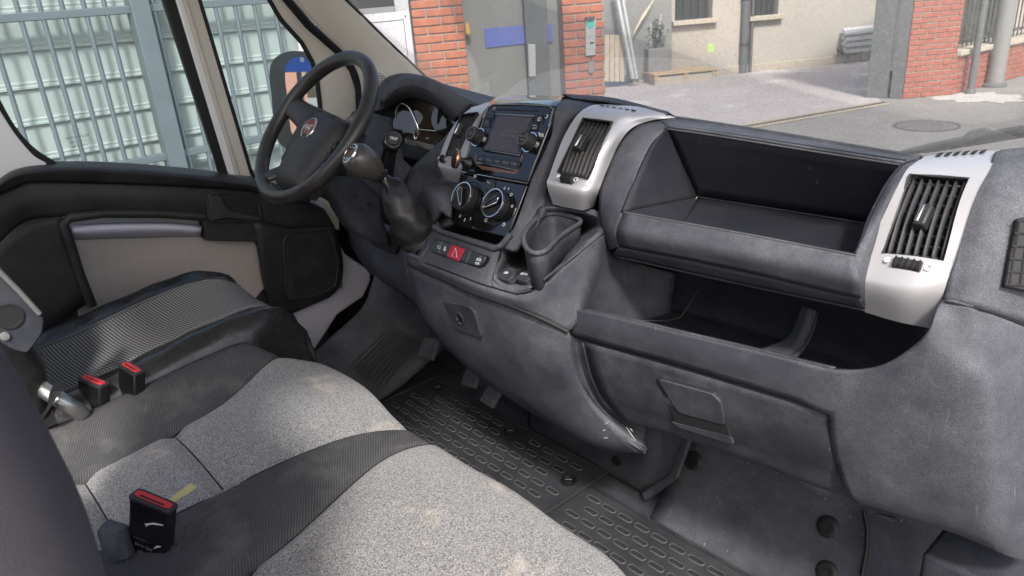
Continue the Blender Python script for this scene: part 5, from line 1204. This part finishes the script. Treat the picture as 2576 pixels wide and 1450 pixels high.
R_ = [PY(*r) for r in fr]; R_.append([q+V((0,.2,-.01)) for q in R_[-1]])
mid_ = [((a+c)/2,(b+d)/2,(e+f)/2-(.004 if i<4 else .001)) for i,((a,b,e),(c,d,f)) in enumerate(zip(f0,f1))]
FR = [f0[:5]+fr[0], mid_[:5]+fr[1], f1[:5]+fr[2], [(a,b+110,y+.02) for a,b,y in f1[:5]]+fr[3], [(a,b+215,y+.06) for a,b,y in f1[:5]]+fr[4]]
FG = grid([PY(*r) for r in FR]+[[q+V((0,.2,-.01)) for q in PY(*FR[-1])]], 5, 5)
gmesh('facia_panel', FG, M['dash'], da, .002, lambda i,j: i >= 10 and j < 25)
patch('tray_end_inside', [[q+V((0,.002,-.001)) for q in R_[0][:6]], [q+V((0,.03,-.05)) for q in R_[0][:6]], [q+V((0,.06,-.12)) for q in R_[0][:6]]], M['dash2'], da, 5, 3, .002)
tube('facia_seam', PY((2376,758,-.214),(2470,779,-.207),(2530,800,-.186),(2620,834,-.152)), .0014, M['rubber'], da, 6)
patch('dash_end_upper', [[Y(2515,378,-.02)+V((0,.1,-.06)),Y(2545,372,-.02)+V((0,.1,-.06)),Y(2640,366,-.02)+V((0,.1,-.06))],[Y(2512,380,-.025),Y(2545,374,-.025),Y(2640,366,-.025)],[Y(2485,428,-.09),Y(2530,420,-.09),Y(2640,410,-.08)],[Y(2448,500,-.135),Y(2510,490,-.135),Y(2640,480,-.12)],[Y(2410,612,-.172),Y(2480,615,-.172),Y(2640,600,-.14)],[Y(2388,690,-.195),Y(2470,700,-.19),Y(2640,710,-.15)],[Y(2374,755,-.211),Y(2470,776,-.203),Y(2640,835,-.147)]], M['dash'], da, 5, 5, .01)
SV = Plane(Y(2530,600,-.167), Y(2600,590,-.150), Y(2510,730,-.190))
sd = plate('side_vent', [SV(*q,.004) for q in ((2560,550),(2640,535),(2640,745),(2526,722),(2540,640))], .012, M['dark'], da, .002)
for k in range(6): tube('side_slat', [SV(2528+6*k,716-32*k,.0045),SV(2640,724-34*k,.0045)], .0014, M['grille'], sd, 6)
for k in range(4): tube('side_slat', [SV(2540+26*k,718,.0045),SV(2566+26*k,552,.0045)], .0014, M['grille'], sd, 6)
plate('facia_slot', [Y(*q,-.205) for q in ((2206,1297),(2218,1296),(2252,1306),(2248,1313),(2228,1309))], .004, M['dark'], da, 0)
box('sill_box', Y(2530,1425,-.10)+V((0,0,-.06)), .09, .05, .06, M['dash2'], da, .008)
# ---- glove box door
gd = [[(1470,862,-.288),(1700,926,-.275),(1900,986,-.261),(2040,1028,-.25),(2080,1048,-.246)],
      [(1492,950,-.280),(1700,1010,-.271),(1900,1070,-.257),(2045,1112,-.244),(2091,1124,-.239)],
      [(1530,1020,-.262),(1720,1066,-.252),(1900,1130,-.238),(2060,1180,-.224),(2112,1192,-.218)],
      [(1600,1066,-.225),(1742,1107,-.218),(1900,1162,-.205),(2075,1228,-.19),(2155,1255,-.182)]]
R_ = [PY(*r) for r in gd]; R_.append([q+V((0,.15,-.01)) for q in R_[-1]])
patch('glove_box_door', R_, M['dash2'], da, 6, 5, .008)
tube('glove_gap', PY((1466,856,-.284),(1700,921,-.272),(1900,981,-.258),(2045,1025,-.247),(2080,1040,-.243),(2089,1060,-.241),(2096,1130,-.233),(2118,1195,-.213),(2162,1262,-.18)), .0035, M['dark'], da, 8)
GPp = Plane(Y(1655,955,-.276), Y(1795,990,-.268), Y(1720,1065,-.255))
rc = plate('latch_recess_shade', rounded([GPp(*q,.0045) for q in ((1645,950),(1795,988),(1815,1010),(1842,1115),(1700,1068))],.12), .006, M['dark'], da, .002)  # dark plate stands in for the shadow inside the latch recess
plate('latch_handle', rounded([GPp(*q,.0065) for q in ((1652,954),(1792,992),(1814,1014),(1824,1072),(1706,1040))],.12), .014, M['dash2'], da, .004)
plate('latch_lip', rounded([GPp(*q,.0055) for q in ((1688,1062),(1836,1100),(1845,1120),(1706,1076))],.12), .006, M['dash2'], da, .002)
# curved flank between console and glove box
fa = [(1432,842,-.305),(1447,930,-.29),(1492,1022,-.27),(1560,1085,-.245),(1625,1135,-.22)]
fb = [(1466,860,-.286),(1490,952,-.277),(1528,1022,-.26),(1590,1066,-.23),(1625,1078,-.20)]
patch('console_flank', [PY(*fa), PY(*[((a+c)/2,(b+d)/2,(e+f)/2+.012) for (a,b,e),(c,d,f) in zip(fa,fb)]), PY(*fb)], M['dash2'], da, 5, 4, .01)
for p0,p1 in (((1520,1068),(1532,1062)),((1516,1085),(1522,1082)),((1575,1075),(1600,1110)),((1585,1078),(1592,1086)),((1518,1103),(1530,1102))):
    tube('paint_scuff', [Y(*p0,-.262),Y((p0[0]+p1[0])/2,(p0[1]+p1[1])/2,-.262),Y(*p1,-.26)], [.0004,.0010,.0004], M['dustm'], da, 5)
# ---- dark body behind all panels
boxw('dash_core', (-.93,-.02,.42), (.93,.28,.70), M['dark'], da, 0)
boxw('dash_core', (.02,-.16,.40), (.24,.0,.62), M['dark'], da, 0)
patch('dash_lower_driver', [[Y(850,480,.05),Y(900,540,-.05),Y(960,560,-.10),Y(1020,600,-.2)],[Y(860,560,.02),Y(905,590,-.08),Y(970,620,-.14),Y(1022,640,-.24)],[Y(880,620,.0),Y(930,660,-.12),Y(985,690,-.18),Y(1028,690,-.26)],[Y(930,690,.02),Y(965,710,-.10),Y(1010,740,-.15),Y(1050,770,-.22)]], M['dash'], da, 5, 5, .012)
plate('coin_recess', rounded([Y(a,b,y-.03) for a,b,y in ((916,560,-.10),(1010,603,-.19),(990,644,-.185),(930,614,-.135))],.2), .01, M['dark'], da, .003)
# ---- instrument binnacle
hood = [[(955,290,-.05),(962,255,-.05),(985,215,-.045),(1030,200,-.04),(1090,215,-.03),(1150,245,-.02),(1215,275,-.01)],
        [(962,276,-.085),(972,240,-.085),(995,207,-.08),(1035,196,-.075),(1085,207,-.06),(1140,234,-.045),(1190,262,-.03)],
        [(958,268,-.075),(985,238,-.09),(1010,222,-.09),(1045,218,-.085),(1090,235,-.07),(1130,262,-.055),(1160,288,-.045)],
        [(975,275,-.02),(1000,255,-.02),(1020,245,-.02),(1050,242,-.02),(1090,255,-.02),(1120,278,-.02),(1145,300,-.02)]]
H_ = [PY(*r) for r in hood]
bk_ = [q+V((0,.26,-.09)) for q in H_[0]]
patch('binnacle_hood', [bk_, H_[0], H_[1], H_[2], H_[3]], M['dash'], da, 5, 5, .008)
patch('binnacle_face', [PY((985,258,.0),(1040,238,.0),(1100,255,.0),(1165,300,.0)), PY((1000,300,-.01),(1050,300,-.01),(1110,310,-.01),(1160,335,-.01)), PY((1020,360,-.06),(1060,375,-.06),(1090,380,-.07),(1120,350,-.07))], M['screen'], da, 5, 4, .004)
M['clusterglass'] = flat('cluster_lens', (.012,.011,.011), .05, 0, .6, .05)
def ring(pts, y, r, mat, nm, cl_=True): return tube(nm, crv([Y(a,b,y) for a,b in pts],5,cl_), r, mat, da, 8, cl_)
ring([(1000,315),(998,280),(1010,260),(1028,268),(1042,295),(1052,325),(1052,345),(1044,350),(1040,330)], -.045, .0035, M['chrome'], 'gauge_ring', False)
ring([(1104,325),(1104,290),(1112,266),(1128,265)], -.04, .004, M['blackgloss'], 'gauge_ring', False)
ring([(1052,326),(1078,328),(1104,331)], -.045, .002, M['chrome'], 'gauge_bar', False)
lathe('gauge_face', Y(1030,315,-.03), (.5,-.8,.3), [(.045,0),(.045,.004),(0,.005)], M['clusterglass'], da, 30)
lathe('gauge_face', Y(1125,300,-.025), (.5,-.8,.3), [(.04,0),(.04,.004),(0,.005)], M['clusterglass'], da, 30)
for k in range(7):
    t_ = -.6+k*.45; c = Y(1030,315,-.038); tube('gauge_tick', [c+V((.034*math.cos(t_),0,.034*math.sin(t_))), c+V((.039*math.cos(t_),0,.039*math.sin(t_)))], .0008, M['dimmark'], da, 4)
patch('dash_top_driver', [[Y(850,255,.10)+V((0,.2,-.1)),Y(900,250,.10)+V((0,.2,-.1)),Y(960,255,.08)+V((0,.2,-.1))],[Y(850,282,.08),Y(910,276,.06),Y(965,275,.03)],[Y(850,320,.04),Y(920,318,.0),Y(985,318,-.03)],[Y(860,390,.02),Y(930,400,-.04),Y(1010,420,-.09)],[Y(870,480,.03),Y(930,500,-.06),Y(1010,500,-.12)]], M['dash'], da, 5, 4, .01)
for k in range(9): plate('demist_slot', [Y(938+6*k,280-.3*k,.045),Y(942+6*k,280-.3*k,.045),Y(950+6*k,274-.3*k,.06),Y(946+6*k,274-.3*k,.06)], .003, M['dark'], da, 0)
# ================================================================ steering wheel
wc = V((-.437,-.320,.841)); tl_ = math.radians(47.8)
e1 = V((1,0,0)); e2 = V((0,math.cos(tl_),math.sin(tl_))); e3 = e1.cross(e2)      # e3 points up-back? towards driver below
if e3.y > 0: e3 = -e3
sw_ = thing('steering_wheel', wc-e3*.02, 'worn black steering wheel with round red and chrome badge', 'steering wheel')
def wp(a, b, h=0): return wc+e1*a+e2*b+e3*h
RR = .1845
tube('rim', [wp(RR*math.cos(t_*math.pi/36), RR*math.sin(t_*math.pi/36), 0) for t_ in range(72)], .0165, M['wheel'], sw_, 14, True)
def spoke(a0, w0, w1, r0=.06):
    d_ = V((math.cos(a0),math.sin(a0))); s_ = V((-d_.y,d_.x)); rows_=[]
    for r,w,h in ((r0,w0,-.042),(.10,w0*.85,-.034),(.14,(w0+w1)/2*.8,-.020),(.17,w1*.85,-.004),(.186,w1*1.25,.0)):
        ring_=[]
        for k in range(10):
            t_=2*math.pi*k/10; ring_.append(wp(d_.x*r+s_.x*w*math.cos(t_), d_.y*r+s_.y*w*math.cos(t_), h+.011*math.sin(t_)))
        rows_.append(ring_)
    vs=[q for r in rows_ for q in r]; fs=[(i*10+k,i*10+(k+1)%10,(i+1)*10+(k+1)%10,(i+1)*10+k) for i in range(4) for k in range(10)]
    return mesh('spoke', vs, fs, M['wheel'], sw_, True)
for a0,w0,w1 in ((math.radians(165),.045,.032),(math.radians(15),.045,.032),(math.radians(238),.032,.020),(math.radians(302),.032,.020)): spoke(a0,w0,w1)
# airbag cover: trapezoid shield, domed
HB, HH = -.050, -.018
def hw(a, b, h): return wp(a, b+HB, h+HH)
hubo = [(-.092,.052),(-.070,.082),(0,.094),(.070,.082),(.092,.052),(.088,-.01),(.062,-.088),(.045,-.100),(-.045,-.100),(-.062,-.088),(-.088,-.01)]
ho = crv([V((a,b,0)) for a,b in hubo],4,True); nh=len(ho); vs=[]; fs=[]
for k_,h in ((1.0,-.045),(1.02,-.015),(1.0,.0),(.93,.012),(.75,.020),(.45,.026),(.2,.028)):
    vs += [wp(q.x*k_*1.02,q.y*k_*1.02+HB,h+HH) for q in ho]
for i in range(6): fs += [(i*nh+k,i*nh+(k+1)%nh,(i+1)*nh+(k+1)%nh,(i+1)*nh+k) for k in range(nh)]
fs.append(tuple(6*nh+k for k in range(nh)))
mesh('airbag_cover', vs, fs, M['hub'], sw_, True)
tube('cover_seam', [hw(a,b,h) for a,b,h in ((.052,.086,.012),(.060,.05,.018),(.055,0,.019),(.045,-.06,.015),(.036,-.092,.008))], .0011, M['rubber'], sw_, 6)
tube('cover_seam', [hw(-a,b,h) for a,b,h in ((.052,.086,.012),(.060,.05,.018),(.055,0,.019),(.045,-.06,.015),(.036,-.092,.008))], .0011, M['rubber'], sw_, 6)
bo_ = hw(0,.040,.0245)
bdg = lathe('badge', bo_, e3, [(.0275,-.004),(.0275,.002),(.0262,.0035),(.0240,.0035),(.0240,.0022),(0,.0022)], M['chrome'], sw_, 40, sharp=30)
lathe('badge_field', bo_+e3*.0024, e3, [(.0238,0),(.0238,.0006),(0,.0009)], M['badge'], bdg, 40)
text('badge_letters', 'FIAT', bo_+e3*.0034, e1, e2, .019, M['chrome'], bdg, .0004, ext=.0005, bold=.0002, sx=.85)
M['emboss'] = flat('embossed_plastic', (.05,.05,.05), .45)
text('airbag_letters', 'AIRBAG', hw(0,-.055,.0225), e1, e2, .0095, M['emboss'], sw_, .0003)
tube('airbag_frame', [hw(a,b,.0225) for a,b in ((-.024,-.047),(.024,-.047),(.024,-.064),(-.024,-.064))], .0005, M['emboss'], sw_, 4, True)
for s_ in (-1,1):
    plate('switch_pod', [hw(s_*a,b,.0) for a,b in ((.094,.035),(.112,.03),(.108,-.04),(.082,-.05))], .014, M['blackgloss'], sw_, .003, e3)
    for k in range(3): box('pod_button', hw(s_*(.100-.004*k),.018-.024*k,.002), .006, .008, .003, M['grille'], sw_, .001, (e1,e2,e3))
lathe('hub_shaft', wp(0,-.01,-.14), e3, [(.06,0),(.07,.05),(.068,.06)], M['dash2'], sw_, 24)
# column shroud
cs_ = thing('steering_column', wc-e3*.2, 'dark plastic steering column shroud behind the wheel', 'column')
rows_=[]
for h,w,hh in ((-.085,.062,.050),(-.12,.070,.062),(-.17,.066,.066),(-.24,.062,.066),(-.30,.06,.06)):
    rows_.append([wp(w*math.copysign(abs(math.cos(t_))**.6,math.cos(t_)), -.01+hh*math.copysign(abs(math.sin(t_))**.7,math.sin(t_)), h) for t_ in [i*math.pi/12 for i in range(24)]])
vs=[q for r in rows_ for q in r]; fs=[(i*24+k,i*24+(k+1)%24,(i+1)*24+(k+1)%24,(i+1)*24+k) for i in range(4) for k in range(24)]+[tuple(range(24))]
mesh('shroud', vs, fs, M['dash'], cs_, True)
patch('lower_shroud', [[X(a,b,-.37) for a,b in ((800,440),(900,450),(960,500))],[X(a,b,-.36) for a,b in ((840,490),(900,520),(965,560))],[X(a,b,-.36) for a,b in ((870,540),(920,600),(985,620))]], M['dash2'], cs_, 5, 5, .08)
for q in ((905,525),(893,495),(928,512)): lathe('screw_hole', X(*q,-.345), (1,-.4,0), [(.006,0),(.006,.003),(.004,.003),(.003,0)], M['dark'], cs_, 12)
# stalk
stp = thing('wiper_stalk', X(975,420,-.30), 'black column stalk with trip button, right of the wheel', 'stalk')
tube('arm', [X(968,450,-.33),X(973,420,-.30),X(980,385,-.285),X(985,362,-.275)], [.019,.018,.016,.018], M['blackgloss'], stp, 14)
ka, kb = X(984,362,-.275), X(1001,326,-.245); kd = (kb-ka).normalized()
kd2 = (CAM-kb).normalized(); kd2 = (kd*.5+kd2*.85).normalized()
lathe('knob', ka, kd2, [(.016,-.006),(.021,.004),(.0215,.03),(.0205,.034),(.016,.036),(.0155,.039),(.013,.041),(0,.041)], M['blackgloss'], stp, 28, sharp=30)
lathe('knob_ring', ka+kd2*.0355, kd2, [(.0168,0),(.0168,.0012),(.0155,.0012),(.0155,0)], M['dimmark'], stp, 28)
fu, fv, fw = frame(kd2); tu = (V((1,.6,0))-kd2*kd2.dot(V((1,.6,0)))).normalized(); tv = kd2.cross(tu)
if tv.z < 0: tv = -tv
text('trip_text', 'TRIP', ka+kd2*.0414, tu, tv, .0085, M['mark'], stp, .0003, bold=.0001)
# ================================================================ gear lever
gl = thing('gear_lever', Y(1050,600,-.29), 'gear lever with grey brown ball knob and black leather gaiter', 'gear lever')
k0, k1 = Y(948,432,-.345), Y(893,395,-.385); ax_ = (k1-k0).normalized()
gk = lathe('knob', k0, ax_, [(.010,-.012),(.016,-.006),(.024,.006),(.0295,.020),(.0325,.034),(.0330,.046),(.0305,.057),(.0260,.064),(.0235,.066),(0,.0665)], M['knob'], gl, 36, sharp=60)
lathe('knob_cap', k0+ax_*.0655, ax_, [(.0225,0),(.0215,.003),(.0195,.0035),(.0190,.0022),(0,.0022)], M['chrome'], gk, 32, sharp=30)
lathe('knob_disc', k0+ax_*.068, ax_, [(.0188,0),(.0186,.0006),(0,.0008)], M['piano'], gk, 32)
gu, gv, _g = frame(ax_); gu = (e1-ax_*e1.dot(ax_)).normalized(); gv = ax_.cross(gu)
if gv.z < 0: gv = -gv
for a_,b_ in (((-.009,-.008),(-.009,.008)),((0,-.008),(0,.008)),((.009,-.008),(.009,.008)),((-.009,0),(.009,0))):
    tube('shift_line', [k0+ax_*.0690+gu*a_[0]+gv*a_[1], k0+ax_*.0690+gu*b_[0]+gv*b_[1]], .0009, M['copper'], gk, 5)
for s,q in (('1',(-.009,.0125)),('3',(0,.0125)),('5',(.009,.0125)),('2',(-.009,-.0125)),('4',(0,-.0125)),('6',(.009,-.0125))): text('shift_number', s, k0+ax_*.069+gu*q[0]+gv*q[1], gu, gv, .006, M['mark'], gk, .0002)
kb0 = Y(985,468,-.325); ax2 = (k0-kb0).normalized()
lathe('collar', kb0, ax2, [(.026,-.004),(.022,.004),(.014,.012),(.0125,.022),(.017,.0255),(.018,.029),(.015,.032),(.0165,.036),(.0165,.040),(.012,.046),(.011,.060)], M['blackgloss'], gl, 28, sharp=50)
# gaiter: folded leather sleeve
path = crv([Y(984,468,-.325),Y(1000,500,-.322),Y(1018,535,-.315),Y(1040,572,-.305),Y(1058,600,-.29),Y(1075,625,-.285)],5)
rad_ = [.020,.023,.026,.029,.032,.034,.036,.038,.039,.040,.041,.041,.042,.042,.042,.043,.044,.046,.047,.047,.046,.044,.042,.041,.040,.040][:len(path)]
rnd = random.Random(3); n_=28; vs=[]; fs=[]
up=V((0,0,1))
for i,q in enumerate(path):
    t_=(path[min(i+1,len(path)-1)]-path[max(i-1,0)]).normalized(); s_=t_.cross(up).normalized(); w_=s_.cross(t_)
    for k in range(n_):
        a_=2*math.pi*k/n_; f_=.93+.05*math.sin(3*a_+i*.35)*min(1,i/8)+(.14*math.sin(8*a_+1)*max(0,1-i/6))+.035*math.sin(5*a_-i*.8)+(.10*math.sin(i*1.5+2*a_) if i>15 else .03*math.sin(i*1.1+a_*2))
        vs.append(q+(w_*math.cos(a_)+s_*math.sin(a_)*1.05)*rad_[i]*f_)
for i in range(len(path)-1): fs += [(i*n_+k,i*n_+(k+1)%n_,(i+1)*n_+(k+1)%n_,(i+1)*n_+k) for k in range(n_)]
mesh('gaiter', vs, fs, M['gaiter'], gl, True)
tube('gaiter_seam', [vs[i*n_+20]+V((.0008,-.0008,.0005)) for i in range(2,20)], .001, M['dimmark'], gl, 5)
tube('gaiter_frame', [Y(a,b,y) for a,b,y in ((1018,602,-.30),(1028,640,-.325),(1060,655,-.335),(1078,625,-.315),(1085,595,-.29))], .007, M['dash'], gl, 8)
# ================================================================ phone holder
ph = thing('magnet_phone_holder', RP(*z9(370,640)), 'round magnetic phone holder with copper rim stuck beside the radio', 'phone holder')
c1 = RP(*z9(372,635),.001); lathe('foot', c1, RP.n, [(.0145,0),(.0135,.003),(.006,.014),(.0055,.018)], M['blackgloss'], ph, 24)
c2 = c1+RP.n*.019; c3 = RP(*z9(300,600),.034)
tube('ball_arm', [c2, (c2+c3)/2, c3], [.0055,.0045,.006], M['blackgloss'], ph, 12)
pd = (V((-.35,-.75,.25))).normalized(); pc_ = RP(*z9(262,592),.040)
lathe('magnet_disc', pc_-pd*.006, pd, [(.0175,0),(.0195,.001),(.0195,.009),(.0185,.010),(0,.010)], M['blackgloss'], ph, 32, sharp=30)
lathe('copper_rim', pc_-pd*.006, pd, [(.0196,.002),(.0203,.003),(.0203,.008),(.0196,.009)], M['copper'], ph, 32)
# ================================================================ pedals
def pedal(q, y, w, h, label, slant):
    c = Y(*q, y); t_ = thing('pedal', c, label, 'pedal', 'foot pedals under the dashboard'); n_ = V((.0,-.75,.65)).normalized(); uu = V((1,0,slant)).normalized(); vv = n_.cross(uu)
    box('pad', c, w/2, h/2, .007, M['matrim'], t_, .004, (uu, vv, n_))
    for k in range(6): box('grip', c+n_*.008+vv*(-h/2+.008+k*(h-.016)/5), w/2-.004, .0022, .002, M['matrim'], t_, .0008, (uu, vv, n_))
    tube('arm', [c-n_*.005, c+V((0,.06,.02)), c+V((0,.12,.16))], .008, M['rubber'], t_, 8)
pedal((1080,878), -.10, .075, .06, 'rubber clutch pedal, leftmost of the three', .2)
pedal((1188,950), -.13, .06, .05, 'dusty brake pedal between clutch and accelerator', .2)
pedal((1243,985), -.13, .045, .075, 'small ribbed accelerator pedal, rightmost of the three', -.1)
# ================================================================ rubber mats
def mat_(x0, x1, y0, y1, z, label, sd, cols, rows, skew=0, plug=None):
    t_ = thing('floor_mat', ((x0+x1)/2,(y0+y1)/2,z), label, 'floor mat', 'rubber floor mats')
    base0 = boxw('sheet', (x0,y0,z-.004), (x1,y1,z), M['mat'], t_, .002)
    for a_,b_ in (((x0,y1),(x1,y1)),((x1,y0),(x1,y1)),((x0,y0),(x0,y1))): tube('edge_bead', [V((*a_,z+.001)),V((*b_,z+.001))], .0035, M['pad'], t_, 6)
    p0 = None
    for j in range(rows):
        for i in range(cols):
            cx = x0+.035+(x1-x0-.07)*(i+.5*(j%2)+.25)/cols; cy = y1-.032-(j)*.035
            if cy < y0+.02 or cx > x1-.03: continue
            if plug and any((cx-a)**2+(cy-b)**2 < .04**2 for a,b in plug): continue
            if p0 is None:
                th_=[k*math.pi/6+.26 for k in range(12)]
                def st_(r): return [V((.0115*math.copysign(1,math.cos(t__))+r*math.cos(t__), r*math.sin(t__), 0)) for t__ in th_]
                vs_=[]; fs_=[]
                for r,h in ((.0082,0),(.0076,.0022),(.0064,.0022),(.0060,.0008)): vs_ += [q+V((0,0,h)) for q in st_(r)]
                for ii in range(3): fs_ += [(ii*12+kk,ii*12+(kk+1)%12,(ii+1)*12+(kk+1)%12,(ii+1)*12+kk) for kk in range(12)]
                fs_.append(tuple(36+kk for kk in range(12)))
                p0 = mesh('pad', vs_, fs_, M['matrim'], t_); p0.data.materials.append(M['pad'])
                for f_ in p0.data.polygons:
                    if len(f_.vertices) == 12: f_.material_index = 1
                o = p0
            else: o = p0.copy(); COL.objects.link(o)
            o.location = (cx,cy,z)
    for a,b in (plug or []):
        lathe('plug', (a,b,z), (0,0,1), [(.020,0),(.020,.003),(.016,.004),(.014,.002),(.011,.002),(.010,.005),(0,.005)], M['rubber'], t_, 24)
        box('plug_slot', V((a,b,z+.0055)), .008, .0016, .0008, M['dimmark'], t_, 0, (V((.8,.6,0)),V((-.6,.8,0)),V((0,0,1))))
    return t_
mat_(-.56,.145,-.42,-.005,.008,'black rubber floor mat on the driver side, overlapping its neighbour',1,13,12,0,[(-.50,-.035),(-.16,-.045),(.10,-.09)])
mat_(.135,.72,-.46,-.06,.0,'black rubber floor mat in the passenger footwell',2,11,12,0,[])
# ================================================================ windscreen wiper
wi = thing('windscreen_wiper', Y(2400,345,.36), 'black wiper blade lying along the foot of the windscreen', 'wiper')
tube('blade', [Y(2262,384,.36),Y(2340,367,.345),Y(2440,348,.32),Y(2640,312,.28)], [.003,.005,.006,.006], M['darkgrey'], wi, 8)
tube('rubber_lip', [Y(2258,390,.362),Y(2350,376,.347),Y(2450,359,.322),Y(2640,327,.282)], [.002,.005,.0055,.0055], M['dark'], wi, 6)
plate('blade_clip', [Y(*q,.318) for q in ((2422,344),(2434,332),(2470,322),(2488,325),(2492,337),(2450,349))], .012, M['darkgrey'], wi, .003)
